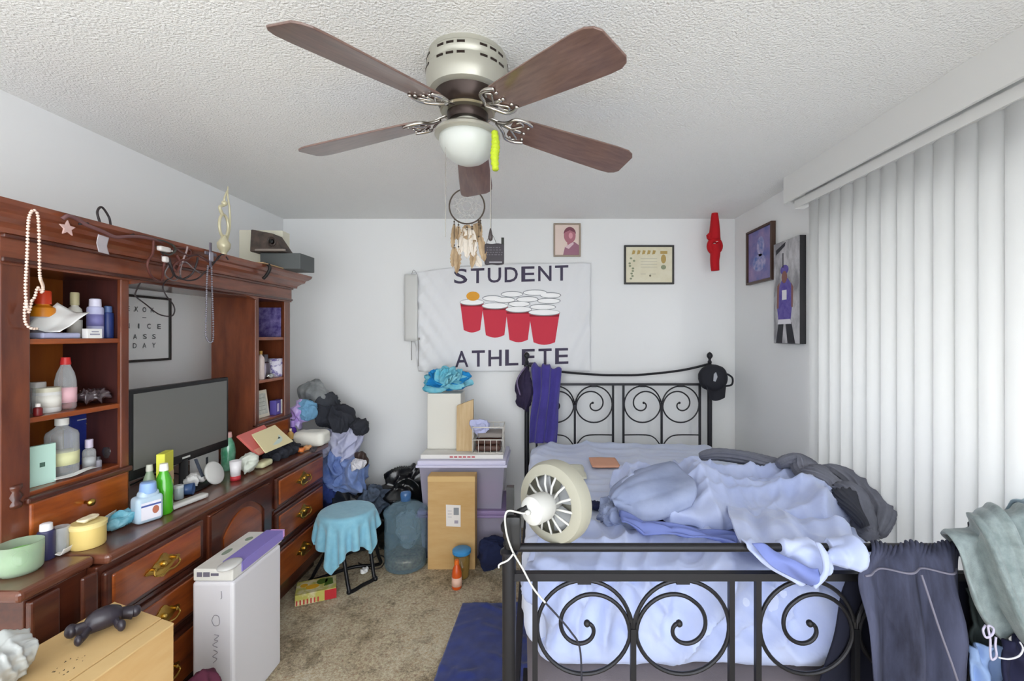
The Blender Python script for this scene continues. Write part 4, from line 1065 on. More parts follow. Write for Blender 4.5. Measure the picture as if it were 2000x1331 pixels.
sheet_paper('envelope', 'narrow white card standing between yellow tub and teal pack', 'card', PZ(216, 1032, DZ)+V((0, 0, .045)), .02, .075, (0, PI/2-.2, .3), paper, 4, .004)
crumpled('teal_pouch', 'glossy teal soft pouch on the dresser left of the laundry bottle', 'pouch', PZ(236, 1032, DZ), (.036, .045, .028), M('teal_film', '#2b8ea6', .25, col2='#8fc6d6', nscale=14, coat=.6), 8, .5, 3)
p = PZ(287, 1018, DZ)
lb = T('laundry_bottle', 'pale blue jug with a blue cap and printed label on the dresser', 'bottle', p, (0, 0, math.radians(-25)))
G().rbox((0, 0, .06), (.038, .062, .06), (.02, .02, .018), (10, 12, 12)).rbox((0, .005, .118), (.03, .045, .028), (.02, .03, .02), (8, 8, 6)).build('body', M('pale_blue_plastic', '#b9cfe0', .3, alpha=.92), lb, smooth=True)
G().lathe([(0, .13), (.036, .13), (.038, .135), (.034, .175), (.03, .178), (0, .178)], (0, .005, 0), 24).build('cap', m_('#8fb0e2'), lb, auto=True)
lb.scale = (.8, .7, .84)
G().box((.0385, -.045, .018), (.0395, .045, .095)).build('paper_label', m_('#e3e1ea', .6), lb)
G().box((.0396, -.045, .076), (.04, .045, .084)).build('label_band', m_('#4a5c9c', .6), lb)
G().prism(ell(.02, .055, .015, .018), lambda a, b, d: V((.0396+d, a, b)), 0, .0006).build('label_print', m_('#b06a52', .6), lb)
bottle('dish_soap', 'bright green liquid bottle with a white cap in front of the yellow box', 'bottle', PZ(320, 1003, DZ)+V((0, 0, 0)), .032, .20, M('green_liquid', '#46a81e', .15, coat=.8), m_('#ecebe0'), 'taper', sy=.9)
p = PZ(330, 990, DZ)+V((-.015, .04, 0))
carton('yellow_box', 'tall slim yellow cardboard box behind the green soap bottle', 'box', p+V((-.01, -.03, 0)), (.03, .075, .225), m_('#d9d94a', .5), .3, .002, parts=[('print', m_('#c8b08a', .6), (.0152, -.0375, .1), (.0156, .0375, .14))])
bottle('hand_soap', 'grey green clear bottle to the left behind the green soap', 'bottle', PZ(298, 1000, DZ)+V((-.03, .02, 0)), .024, .185, M('grey_green_plastic', '#93a68c', .2, alpha=.9), m_('#c9cabc'), 'taper')
cu = T('blue_cup', 'small white and navy cup on its side behind the white remote', 'cup', PZ(362, 968, DZ)+V((0, 0, .026)), (0, PI/2, .4))
G().lathe([(0, -.03), (.02, -.03), (.026, .03), (.024, .03), (.018, -.026), (0, -.026)], (0, 0, 0), 24).build('body', m_('#42608f', .3), cu, smooth=True)
crumpled('paper_wad', 'wadded white tissue behind the blue cup on the dresser', 'tissue', PZ(378, 955, DZ), (.03, .045, .03), paper, 11, .6, 3)
bottle('tumbler', 'pale grey tumbler right of the yellow box', 'cup', PZ(349, 975, DZ), .018, .06, m_('#b5c4cc', .2), m_('#d6dde2', .3), 'jar')
rm = T('remote_control', 'white device with dark buttons near the dresser\'s front edge', 'remote', PZ(365, 985, DZ), (0, 0, math.radians(78)))
G().rbox((0, 0, .011), (.085, .020, .010), (.008, .008, .006), (10, 6, 4)).build('body', white, rm, smooth=True)
for k in range(4): G().box((-.045+k*.025, -.0195, .005), (-.033+k*.025, -.018, .015)).build('button', blackp, rm)
p = PZ(421, 948, DZ)
mk_ = T('hand_mirror', 'white round hand mirror leaning beside the green bottle', 'mirror', p, (math.radians(0), math.radians(-22), 0))
G().lathe([(0, 0), (.05, 0), (.056, .004), (.056, .010), (.05, .014), (0, .016)], (.01, 0, .056), 32, (1, 0, 0), sy=1.0).build('face', white, mk_, smooth=True)
G().box((-.002, -.06, .06), (.004, -.045, .15)).build('handle', m_('#3c4452', .5), mk_, bevel=.002)
carton('white_carton', 'white carton with dark marks standing behind the round mirror', 'carton', PZ(400, 932, DZ)+V((-.045, .06, 0)), (.03, .20, .13), paper, .15, .002, parts=[('print', m_('#50505a', .6), (.0152, -.02, .05), (.0157, .0, .085))])
bottle('green_glass_bottle', 'green glass bottle with a pinkish cap standing by the television', 'bottle', PZ(446, 918, DZ), .034, .20, M('green_glass', '#3f8a66', .12, coat=.9, col2='#7fb89c', nscale=14), m_('#d6a7a2'), 'taper')
cp2 = T('red_based_cup', 'translucent white cup with a red base in front of the green bottle', 'cup', PZ(460, 938, DZ))
G().lathe([(0, .022), (.021, .022), (.026, .095), (.024, .095), (.018, .026), (0, .024)], (0, 0, 0), 24).build('body', m_('#dfdcdf', .3), cp2, smooth=True)
G().lathe([(0, 0), (.022, 0), (.023, .022), (0, .022)], (0, 0, 0), 24).build('base', m_('#b3313a', .4), cp2, smooth=True)
crumpled('tissue_bag', 'whitish green plastic bag right of the red based cup', 'bag', PZ(486, 925, DZ), (.035, .05, .045), m_('#d3d9cd', .4), 13, .45, 3)
tag(G().rbox(PZ(514, 912, DZ)+V((0, 0, .018)), (.03, .048, .017), (.015, .015, .014), (8, 8, 5)).build('soap_bar', m_('#dcdab0', .5), smooth=True), 'pale yellow soap bar at the dresser\'s front edge', 'soap')
# folders leaning
def panel3(name, label, cat, corners, th, mat, parts=()):
    """thin board through four corners: near-left, near-right, far-right, far-left"""
    A, B, C_, D_ = [V(c) for c in corners]; nr = (B-A).cross(D_-A).normalized()*th
    if nr.z < 0: nr = -nr
    t = T(name, label, cat, A)
    G().hexa([A-nr, B-nr, C_-nr, D_-nr], [A, B, C_, D_]).build('board', mat, t, True, bevel=.0015)
    def mp(u, v, d): return A+(B-A)*u+(D_-A)*v+(C_-B-(D_-A))*u*v+nr.normalized()*d
    for (nm, m2, polys) in parts:
        g = G()
        for P in polys: g.prism(P, mp, .0004, .001)
        g.build(nm, m2, t, True)
    return t
panel3('red_folder', 'salmon red folder leaning against the far tower under a cream card', 'folder', [PXX(505, 890, -1.47), PXX(548, 868, -1.47), PXX(516, 830, -1.578), PXX(464, 851, -1.578)], .012, m_('#cf6a62', .5), [('edge_print', m_('#e0a08a', .6), [rect(.02, .02, .9, .25)])])
panel3('cream_card', 'cream card with small drawings resting on the red folder', 'card', [PXX(519, 885, -1.44), PXX(573, 862, -1.44), PXX(537, 830, -1.56), PXX(491, 849, -1.56)], .005, m_('#ece0b0', .6),
       [('print', m_('#d2e0d4', .6), [ell(.5, .4, .3, .25)]), ('print', m_('#3f4d4c', .6), [ell(.38, .4, .05, .05), ell(.68, .38, .06, .06)])])
tag(G().blob(PZ(548, 893, DZ)+V((0, .02, .03)), (.06, .12, .035), 5, .6, 3, 26, .85, .2).build('black_glove', M('black_knit', '#2c2e36', .9, bump=.5, bscale=120), smooth=True), 'crumpled charcoal glove draped on the dresser\'s front edge', 'glove')
bottle('purple_bottle', 'purple bottle with a lilac cap at the far end of the dresser', 'bottle', V((-1.625, 2.945, DZ)), .024, .15, m_('#54269c', .35), m_('#a98ad6'), 'squat')
tag(G().rbox(V((-1.475, 2.895, DZ+.046)), (.10, .065, .045), (.03, .03, .03), (14, 12, 8), lambda p, n: .004*wrink(p, 12, 3)).build('white_pouch', m_('#e6e4da', .7), smooth=True), 'white fabric pouch at the far end of the dresser', 'pouch')
for k, (x, y, c_, l_) in enumerate([(588, 873, '#d97a3c', 'orange'), (600, 868, '#e0a26a', 'peach'), (612, 872, '#3a3438', 'black')]):
    crumpled('trinket', 'tiny %s trinket in the clutter before the white pouch' % l_, 'trinket', PZ(x, y+12, DZ), (.018, .022, .014), m_(c_, .4), 20+k, .6, 3, 10)
bottle('amber_vial', 'amber vial with a cream cap beside the cream card', 'bottle', V((-1.575, 2.83, DZ)), .018, .12, m_('#c79a55', .3), m_('#e9dcae'), 'round')
cord('cable', 'grey cable coiled on the dresser under the television', 'cable', [PZ(350, 915, DZ+.006), PZ(365, 900, DZ+.02), PZ(385, 893, DZ+.006), PZ(375, 905, DZ+.006), PZ(360, 912, DZ+.01), PZ(372, 922, DZ+.006), PZ(392, 905, DZ+.006), PZ(402, 893, DZ+.006)], .003, m_('#8c8a8a', .5))
cord('cable', 'black cable lying along the dresser before the television', 'cable', [PZ(255, 948, DZ+.006), PZ(300, 928, DZ+.006), PZ(340, 925, DZ+.006), PZ(370, 930, DZ+.006), PZ(395, 915, DZ+.006), PZ(430, 890, DZ+.006)], .004, blackp)
# ------------------------------------------------------------------ on the floor
def soft(name, label, cat, c, h, mat, seed, amp=.45, fr=3, n=30, pw=.85, fine=.18, group=None, M4=None, st=(1, 1, 1)):
    g = G().blob(c, h, seed, amp, fr, n, pw, fine, st, M4)
    return tag(g.build(name, mat, smooth=True), label, cat, group)
# big cardboard box, near left
bx = T('cardboard_box', 'large closed cardboard box at the near left in front of the dresser', 'box', (-1.2, 1.2, 0))
A = V((-1.363, 1.43, .66)); B = V((-1.087, 1.327, .66)); sd = V((-.04, -.42, 0))
top4 = [A+sd, B+sd+V((-.02, 0, 0)), B, A]
G().hexa([V((p.x, p.y, 0)) for p in top4], [V((p.x, p.y, .655)) for p in top4]).build('body', card, bx, True, bevel=.003)
def bxp(u, v, d): return top4[3]+(top4[2]-top4[3])*u+(top4[0]-top4[3])*v+V((0, 0, d-.005))
fl_m = M('cardboard_flap', '#caa873', .85, col2='#d2b480', nscale=4)
G().prism([(.0, .0), (.80, .0), (.80, 1), (.0, 1)], bxp, 0, .006).build('flap', fl_m, bx, True, bevel=.001)
G().prism([(.812, .0), (1.0, .0), (1.0, 1), (.812, 1)], bxp, -.001, .004).build('flap', fl_m, bx, True, bevel=.001)
mkd = m_('#4a4030', .9); random.seed(5); g = G()
for k in range(16):
    u = .50+random.uniform(0, .18); v = .42+random.uniform(0, .16); s_ = random.uniform(.008, .02)
    g.prism([(u, v), (u+s_, v+.005), (u+s_*.6, v+s_*.8)], bxp, .0062, .0066)
g.build('scuff_marks', mkd, bx, True)['kind'] = 'stuff'
# dark rubber toy animal lying on it
c = V((-1.255, 1.285, .668))
toy = T('toy_figure', 'small dark rubber toy animal lying on the large cardboard box', 'toy', c, (0, 0, math.radians(52)))
toy.scale = (.78, 1.1, 1.25)
rub = M('dark_rubber', '#2c2730', .4, coat=.2)
g = G()
g.tube(smooth_path([(-.045, 0, .018), (-.02, 0, .026), (.02, 0, .027), (.045, .004, .022)], 6), .02, 12, rf=lambda t: .017+.008*math.sin(PI*t))
g.tube(smooth_path([(.04, .004, .022), (.062, .006, .018), (.08, .004, .013)], 6), .013, 10, rf=lambda t: .013+.003*t)
g.sphere((.088, .003, .015), .015, 12, 8, (1.2, 1, .9))
g.tube(smooth_path([(-.04, 0, .02), (-.06, .012, .016), (-.078, .018, .016)], 6), .013, 10); g.sphere((-.082, .018, .016), .017, 12, 8, (1.1, 1, .9))
g.tube(smooth_path([(-.035, -.005, .02), (-.055, -.025, .014), (-.068, -.035, .011)], 6), .010, 10); g.sphere((-.072, -.037, .012), .012, 12, 8)
g.tube(smooth_path([(.03, -.006, .02), (.03, -.028, .014), (.036, -.04, .011)], 6), .010, 10); g.sphere((.038, -.043, .012), .013, 12, 8)
g.build('body', rub, toy, smooth=True)
# grey bag corner on the box
soft('plastic_bag', 'crumpled pale grey plastic bag on the near left corner of the cardboard box', 'bag', V((-1.325, 1.075, .72)), (.07, .07, .045), M('grey_film', '#a9adab', .35, col2='#c6c9c8', nscale=9, coat=.3), 3, .4, 3, 30)
# white boxes
wb = T('white_box', 'tall glossy white box with faint handwriting before the dresser', 'box', (-1.27, 1.9, 0))
wgl = M('white_gloss_card', '#dedde2', .45, coat=.15)
G().box((-1.352, 1.735, 0), (-1.19, 2.06, .553)).build('body', wgl, wb, True, bevel=.012, bseg=3)
hw = m_('#8d8a92', .7); g = G()
def wf_(x, z): return V((x, 1.7325, z))
random.seed(11)
for (pts) in [[(-1.235, .52), (-1.233, .495), (-1.237, .49)], [(-1.272, .405), (-1.262, .425), (-1.245, .42), (-1.243, .39), (-1.262, .385), (-1.272, .405)],
              [(-1.262, .35), (-1.245, .345), (-1.262, .33), (-1.248, .325), (-1.268, .31), (-1.25, .30)], [(-1.265, .29), (-1.25, .28), (-1.268, .265), (-1.252, .255), (-1.266, .24)],
              [(-1.262, .22), (-1.27, .2), (-1.262, .18), (-1.268, .16)], [(-1.28, .16), (-1.262, .155), (-1.255, .158)]]:
    g.tube(smooth_path([wf_(*p) for p in pts], 6), .0012, 5)
g.build('handwriting', hw, wb, True)
ub = T('game_box', 'flat white printed box with a violet sleeve on top of the tall white box', 'box', (-1.27, 1.9, .555))
G().box((-1.35, 1.74, .555), (-1.195, 2.075, .602)).build('body', M('printed_white', '#dad9d2', .5, col2='#e6e5e0', nscale=9), ub, True, bevel=.004)
G().box((-1.27, 1.79, .6025), (-1.19, 2.08, .607)).box((-1.1945, 1.79, .565), (-1.190, 2.08, .6025)).build('sleeve', M('violet_sleeve', '#8f83cf', .4, coat=.3), ub, True, bevel=.001)
G().box((-1.25, 2.075, .575), (-1.188, 2.085, .608)).build('sleeve_edge', m_('#c596c9', .5), ub, True)
tag(G().rbox((-1.215, 1.752, .614), (.034, .05, .010), (.03, .04, .008), (12, 12, 4)).build('white_pad', white, smooth=True), 'rounded white pad lying on the near end of the violet sleeved box', 'pad')
g = G().box((-1.335, 1.7385, .572), (-1.315, 1.7398, .59)).box((-1.31, 1.7385, .572), (-1.285, 1.7398, .59)).box((-1.28, 1.7385, .576), (-1.25, 1.7398, .586))
g.build('print', m_('#6e6a78', .7), ub, True)['kind'] = 'stuff'
G().prism(ell(-1.315, 1.88, .012, .03), lambda a, b, d: V((a, b, .602+d)), 0, .0006).prism(ell(-1.30, 2.0, .014, .02), lambda a, b, d: V((a, b, .602+d)), 0, .0006).build('picture_print', m_('#8c9a8a', .7), ub, True)['kind'] = 'stuff'
soft('burgundy_bag', 'dark burgundy cloth bag at the foot of the tall white box', 'bag', V((-1.13, 1.50, .187)), (.05, .07, .187), m_('#4d1c31', .9), 5, .3, 3, 24)

# stool under a blue cloth
scx, scy, sz = -1.185, 2.76, .43
st_ = T('folding_stool', 'round folding stool with black tube legs beside the dresser\'s far drawers', 'stool', (scx, scy, 0))
bl = M('black_tube', '#17171a', .35, .3)
G().lathe([(0, sz-.028), (.142, sz-.028), (.15, sz-.022), (.15, sz-.012), (.136, sz-.002), (0, sz)], (scx, scy, 0), 36).build('seat', blackp, st_, True, auto=True)
A_ = PZ(682, 1157, .012); B_ = PZ(733, 1131, .012)
G().tube(smooth_path([V((scx-.12, scy+.05, sz-.03)), PX(668, 1075, 2.66), A_.lerp(PX(668, 1075, 2.66), .18), A_+V((.008, .004, 0)), A_.lerp(B_, .5), B_-V((.008, .004, 0)), B_.lerp(PX(712, 1060, 2.80), .18), V((scx+.10, scy+.08, .25)), V((scx+.05, scy+.10, sz-.03))], 8), .0115, 10).build('leg', bl, st_, True, smooth=True)
C_ = PZ(606, 1136, .012); E_ = PZ(660, 1112, .012)
G().tube(smooth_path([V((scx-.03, scy-.12, sz-.03)), PX(640, 1070, 2.68), C_.lerp(PX(640, 1070, 2.68), .15), C_+V((.01, .01, 0)), V((scx-.02, scy+.12, .012)), V((scx+.14, scy+.16, .012)), V((scx+.15, scy+.12, .10)), V((scx+.12, scy+.02, sz-.03))], 8), .0105, 10).build('leg', bl, st_, True, smooth=True)
for q in (A_, B_): G().sphere(q, .016, 10, 8).build('foot', bl, st_, True, smooth=True)
# the blue cloth, draped by the cloth solver
N_ = 40; side = .56
ang = math.radians(40)
uu, vv = np.meshgrid(np.linspace(-.5, .5, N_), np.linspace(-.5, .5, N_), indexing='ij')
X0 = (uu*math.cos(ang)-vv*math.sin(ang))*side; Y0_ = (uu*math.sin(ang)+vv*math.cos(ang))*side
P0 = np.stack([scx+X0+.0, scy+Y0_-.05, np.full_like(X0, sz+.03)+.004*np.sin(uu*17+vv*9)], axis=2)
def col_stool(P, Q):
    dx = P[..., 0]-scx; dy = P[..., 1]-scy; r = np.sqrt(dx*dx+dy*dy)+1e-9; R = .166; top = sz+.006
    ins = (r < R) & (P[..., 2] < top) & (P[..., 2] > sz-.05)
    up = ins & ((top-P[..., 2]) <= (R-r)); out_ = ins & ~up
    P[..., 2] = np.where(up, top, P[..., 2])
    f = np.where(out_, R/r, 1.0); P[..., 0] = scx+dx*f; P[..., 1] = scy+dy*f
    # friction on the seat
    fr = up[..., None]*.7
    P[..., :2] = P[..., :2]*(1-fr)+Q[..., :2]*fr
    # legs keep the hanging part out
    low = (P[..., 2] < sz-.05) & (r < .115)
    f = np.where(low, .115/r, 1.0); P[..., 0] = scx+(P[..., 0]-scx)*f; P[..., 1] = scy+(P[..., 1]-scy)*f
    P[..., 0] = np.maximum(P[..., 0], XF+.035)
    P[..., 2] = np.maximum(P[..., 2], .02)
    return P
PP = cloth(P0, np.zeros((N_, N_), bool), col_stool, steps=100, iters=26)
tag(cloth_geo(PP).build('blue_cloth', M('aqua_fleece', '#7db7cf', .95, col2='#8cc4d8', nscale=20, sheen=.4, bump=.3, bscale=250), smooth=True, solid=.004, sub=1), 'aqua blue fleece cloth draped over the round stool', 'cloth')
# snack box on the carpet
sb = T('snack_box', 'yellow green and red printed food box lying on the carpet by the stool', 'box', PZ(618, 1165, 0), (0, 0, math.radians(24)))
G().box((-.105, -.075, .004), (.105, .075, .065)).build('body', M('snack_print', '#d8cfa8', .5, col2='#b9b25a', nscale=16, contrast=(.42, .55)), sb, bevel=.002)
def top_(a, b, d): return V((a, b, .065+d))
G().prism(ell(-.02, -.01, .035, .025), top_, 0, .0008).prism(ell(-.065, .02, .02, .02), top_, 0, .0008).build('food_picture', m_('#dba92f', .5), sb)['kind'] = 'stuff'
G().prism(ell(.03, .03, .03, .03), top_, .0003, .001).prism([(.04, -.03), (.09, -.02), (.085, .05), (.05, .06)], top_, .0002, .001).build('leaf_picture', m_('#54702c', .5), sb)['kind'] = 'stuff'
G().box((.045, -.0765, .006), (.107, -.0745, .062)).build('red_panel', m_('#b4242c', .5), sb)
g = G()
for k in range(7): g.box((-.1+k*.018, -.0765, .008), (-.092+k*.018, -.0748, .035))
g.build('stripes', m_('#b8453c', .5), sb)['kind'] = 'stuff'
# water jug with coins
p = V((-.87, 2.93, 0))
wj = T('water_jug', 'large blue tinted water cooler jug with coins inside on the carpet', 'jug', p)
G().lathe([(0, .004), (.115, .0), (.132, .012), (.135, .04), (.131, .055), (.135, .07), (.135, .15), (.130, .158), (.135, .168), (.135, .25), (.130, .258), (.135, .268), (.136, .34), (.142, .352), (.142, .364), (.128, .378), (.085, .408), (.04, .422), (.03, .43), (.030, .478), (.026, .478)], (0, 0, 0), 48).build('shell', thin('blue_jug_plastic', '#a9c8d8', .87, .08), wj, smooth=True)
G().lathe([(0, .43), (.033, .43), (.035, .475), (.028, .488), (0, .49)], (0, 0, 0), 24).build('stopper', thin('blue_stopper', '#4a76ad', .3), wj, smooth=True)
G().rbox((0, 0, .055), (.122, .122, .045), (.115, .115, .02), (20, 20, 6), lambda p, n: .006*nz(p, 60, 4)).build('coins', M('coins', '#6b5748', .35, .7, col2='#9c8a72', nscale=60), wj, smooth=True)['kind'] = 'stuff'
soft('wrap_and_glints', 'clear crumpled form added inside the water jug as its light reflections', 'wrap', p+V((.02, 0, .24)), (.07, .07, .10), thin('jug_glints', '#c3d2da', .82), 6, .5, 3, 22)  # added form stands in for light reflections in the jug
# bins
def bin_(z0, h, lid_c, cont, label):
    t = T('storage_bin', label, 'storage bin', (-.515, 3.2, z0))
    bm_ = thin('lilac_bin', '#d5d0e6', .6, .2)
    a, b, c, d = -.80, -.225, 3.0, 3.38; i = .022
    g = G(); B4 = [V((a+i, c+i, z0)), V((b-i, c+i, z0)), V((b-i, d-i, z0)), V((a+i, d-i, z0))]; T4 = [V((a, c, z0+h-.03)), V((b, c, z0+h-.03)), V((b, d, z0+h-.03)), V((a, d, z0+h-.03))]
    g.add(B4+T4, [(0, 3, 2, 1), (0, 1, 5, 4), (1, 2, 6, 5), (2, 3, 7, 6), (3, 0, 4, 7)])
    g.build('tub', bm_, t, True)
    G().box((a-.02, c-.02, z0+h-.045), (b+.02, d+.02, z0+h-.028)).build('rim', m_(lid_c, .4), t, True, bevel=.004)
    G().box((a-.012, c-.012, z0+h-.03), (b+.012, d+.012, z0+h)).build('lid', m_(lid_c, .4), t, True, bevel=.008, bseg=3)
    fh = .38 if z0 < .1 else .25
    G().rbox(((a+b)/2, (c+d)/2, z0+h*(fh+.04)), ((b-a)/2-.035, (d-c)/2-.035, h*fh), (.04, .04, .04), (24, 18, 12), lambda p, n: .015*wrink(p, 8, z0)).build('contents', cont, t, True, smooth=True)
bin_(0, .335, '#8f7ba6', M('plum_cloth', '#3a1a3a', .9, col2='#5a2548', nscale=6), 'lower clear storage bin full of plum fabric beside the bed')
bin_(.337, .335, '#cfcde4', M('plum_cloth2', '#64304f', .9, col2='#8a5a80', nscale=6), 'upper clear storage bin with a pale lilac lid, mauve contents')
cbx = T('tall_cardboard_box', 'tall slim cardboard box with a shipping label leaning on the bins', 'box', (-.56, 2.95, 0))
G().box((-.712, 2.875, 0), (-.405, 2.968, .606)).build('body', card, cbx, True, bevel=.003)
G().box((-.712, 2.874, .57), (-.405, 2.876, .6)).build('tape', m_('#d1b077', .3), cbx, True)
lp_ = PX(886, 1008, 2.874)
G().prism([(-.048, -.068), (.045, -.072), (.045, .068), (-.05, .072)], lambda a, b, d: V((lp_.x+a, 2.8745-d, lp_.z+b)), 0, .0012).build('shipping_label', m_('#e6e0da', .6), cbx, True)
g = G().prism(rect(.0, .005, .034, .052), lambda a, b, d: V((lp_.x+a, 2.8745-d, lp_.z+b)), .001, .0016).build('label_block', m_('#8d9094', .6), cbx, True)
g = G()
for k in range(3): g.prism(rect(-.038, .03-k*.02, -.012, .033-k*.02), lambda a, b, d: V((lp_.x+a, 2.8745-d, lp_.z+b)), .001, .0016)
g.prism(rect(.005, -.05, .03, -.03), lambda a, b, d: V((lp_.x+a, 2.8745-d, lp_.z+b)), .001, .0016)
g.build('label_print', m_('#a19aa6', .6), cbx, True)['kind'] = 'stuff'
p = V((-.477, 2.79, 0))
oc = T('clear_canister', 'amber clear canister with a wide blue lid before the cardboard box', 'canister', p)
G().lathe([(0, 0), (.04, 0), (.046, .01), (.05, .15), (.047, .15), (.042, .012), (0, .008)], (0, 0, 0), 28).build('body', thin('amber_clear', '#b08f4c', .55), oc, smooth=True)
G().lathe([(0, .15), (.052, .148), (.058, .155), (.058, .172), (.05, .178), (.02, .18), (0, .18)], (0, 0, 0), 32).build('lid', m_('#3d8fc9', .4), oc, auto=True)
bottle('juice_bottle', 'small orange bottle with a pale label before the blue lidded canister', 'bottle', V((-.485, 2.665, 0)), .030, .17, m_('#c9521c', .3), m_('#e06a1f'), 'taper', m_('#e0b8a4', .6), (.12, .42))
soft('navy_bag', 'dark navy fabric bag between the storage bins and the bed', 'bag', V((-.305, 2.90, .10)), (.085, .07, .10), m_('#161f42', .9), 7, .35, 3, 26)
# on the bins
tz = .673
fb_ = T('flat_white_box', 'flat white box with red lettering on the upper bin lid', 'box', (-.55, 3.14, tz))
G().box((-.80, 3.03, tz), (-.235, 3.28, tz+.03)).build('body', m_('#e2e0dc', .6), fb_, True, bevel=.003)
tw = m_('#b8505a', .6); g = G()
for k, c_ in enumerate('TICTAC'): text_on(g, c_, lambda u, v, k=k: V((-.60+k*.028+u*.02, 3.0292, tz+.010+v*.011))) if False else g.box((-.60+k*.03, 3.0285, tz+.010), (-.578+k*.03, 3.03, tz+.02))
g.build('red_print', tw, fb_, True)['kind'] = 'stuff'
cb2 = T('white_carton', 'tall plain white carton standing on the bins under the blue flower', 'carton', (-.66, 3.27, tz+.03))
bd_ = m_('#dfddd4', .7)
G().box((-.79, 3.18, tz+.031), (-.55, 3.36, 1.10)).build('body', bd_, cb2, True, bevel=.003)
tag(G().hexa([V((-.572, 3.12, tz+.031)), V((-.455, 3.12, tz+.031)), V((-.455, 3.16, tz+.031)), V((-.572, 3.16, tz+.031))], [V((-.572, 3.135, 1.02)), V((-.455, 3.135, 1.065)), V((-.455, 3.17, 1.065)), V((-.572, 3.17, 1.02))]).build('wooden_plank', M('pale_wood', '#cdb48c', .7, col2='#bfa176', nscale=8, stretch=(5, 5, .5)), bevel=.002), 'pale wood plank standing between the white carton and the wire basket', 'board')
wk = T('wire_basket', 'small white wire basket holding brown items on the flat white box', 'basket', (-.36, 3.13, tz+.031))
g = G(); x0, x1, y0, y1, z0, z1 = -.45, -.24, 3.06, 3.25, tz+.034, tz+.21
for z in (z0, z0+.09, z1): g.tube([(x0, y0, z), (x1, y0, z), (x1, y1, z), (x0, y1, z)], .004, 6, closed=True)
for k in range(6):
    x = x0+(x1-x0)*k/5; g.tube([(x, y0, z0), (x, y0, z1 if k in (0, 5) else z0+.09)], .0022, 5); g.tube([(x, y1, z0), (x, y1, z1)], .0022, 5)
for k in range(1, 5):
    y = y0+(y1-y0)*k/5; g.tube([(x0, y, z0), (x0, y, z1)], .0022, 5); g.tube([(x1, y, z0), (x1, y, z1)], .0022, 5)
g.build('wire', m_('#d8d4cc', .4), wk, True, smooth=True)
brn = M('brown_leather', '#47302a', .5, col2='#5d4036', nscale=12)
for k, z in enumerate((tz+.04, tz+.085)):
    tag(G().rbox((-.345, 3.155, z+.02), (.085, .075, .020), (.015, .015, .015), (12, 10, 5), lambda p, n: .003*wrink(p, 15, 2)).build('leather_wallet', brn, smooth=True), ['brown leather wallet at the bottom of the white wire basket', 'brown leather wallet upper in the white wire basket'][k], 'wallet')
tag(G().rbox((-.33, 3.16, tz+.148), (.09, .075, .016), (.01, .01, .01), (10, 8, 4), lambda p, n: .004*wrink(p, 12, 8)).build('grey_folder', m_('#8c8580', .7), smooth=True), 'greyish flat pack on top of the brown wallets in the basket', 'pack')
soft('lavender_cloth', 'crumpled lavender tissue on the left of the wire basket\'s pile', 'tissue', V((-.415, 3.14, tz+.205)), (.065, .055, .042), m_('#b9bde0', .8), 12, .9, 3.4, 28)
# tissue flower
fc = V((-.665, 3.26, 1.175))
fw = T('paper_flower', 'big turquoise tissue paper flower on top of the white carton', 'flower', fc)
pet = M('turquoise_tissue', '#62c8e4', .85, col2='#a5e6f0', nscale=10, translucent=.2); pet2 = M('blue_tissue', '#1f8fd0', .85)
random.seed(21)
for k in range(46):
    th = random.uniform(0, 2*PI); ph = random.uniform(-.35, 1.35)
    d = V((math.cos(th)*math.cos(ph)*1.15, math.sin(th)*math.cos(ph)*.55, math.sin(ph)*.75)); t1 = d.orthogonal().normalized(); t2 = d.cross(t1)
    s_ = random.uniform(.05, .075); off = random.uniform(.3, 1.0)
    def fn(u, v):
        a = (u-.5)*2; b = v
        w_ = math.sin(PI*min(1, .15+b*.75))**.7
        cup = (a*a)*.35+.25*b*b
        ruff = .12*math.sin(a*9+k)*b
        return d*(.05*off+.125*b-.03*a*a)*1.0+t1*a*s_*w_*.9+t2*(cup+ruff)*s_*(1 if k % 2 else -1)
    G().grid(fn, 8, 6).build('petal', pet2 if (k % 9 == 0 or (d.x < -.6 and k % 2)) else pet, fw, smooth=True, solid=.0012)
G().sphere((0, 0, 0), .05, 14, 10).build('core', pet, fw, smooth=True)

# trash bags behind the stool
tb = M('black_bag', '#0f1013', .28, coat=.5); 
G_ = 'black bags heaped behind the stool'
soft('trash_bag', 'glossy black rubbish bag under the clothes heap against the dresser end', 'bag', V((-1.30, 3.22, .20)), (.17, .20, .20), M('dark_bag', '#1a1d24', .4, coat=.3), 3, .5, 3.2, 34, group=G_)
soft('trash_bag', 'black rubbish bag behind the stool, lowest of the heap', 'bag', V((-1.06, 3.24, .16)), (.14, .15, .16), tb, 4, .7, 3.4, 36, group=G_)
soft('trash_bag', 'shiny black rubbish bag next to the bins, topmost of the heap', 'bag', V((-.98, 3.30, .37)), (.14, .15, .145), tb, 5, .8, 3.4, 36, group=G_)
soft('grey_cloth_bundle', 'crumpled slate grey bundle between two black rubbish bags', 'cloth', V((-1.14, 3.10, .37)), (.08, .09, .09), M('slate_cloth', '#2f3742', .8, col2='#5c6a80', nscale=12), 9, .9, 3.4, 30)
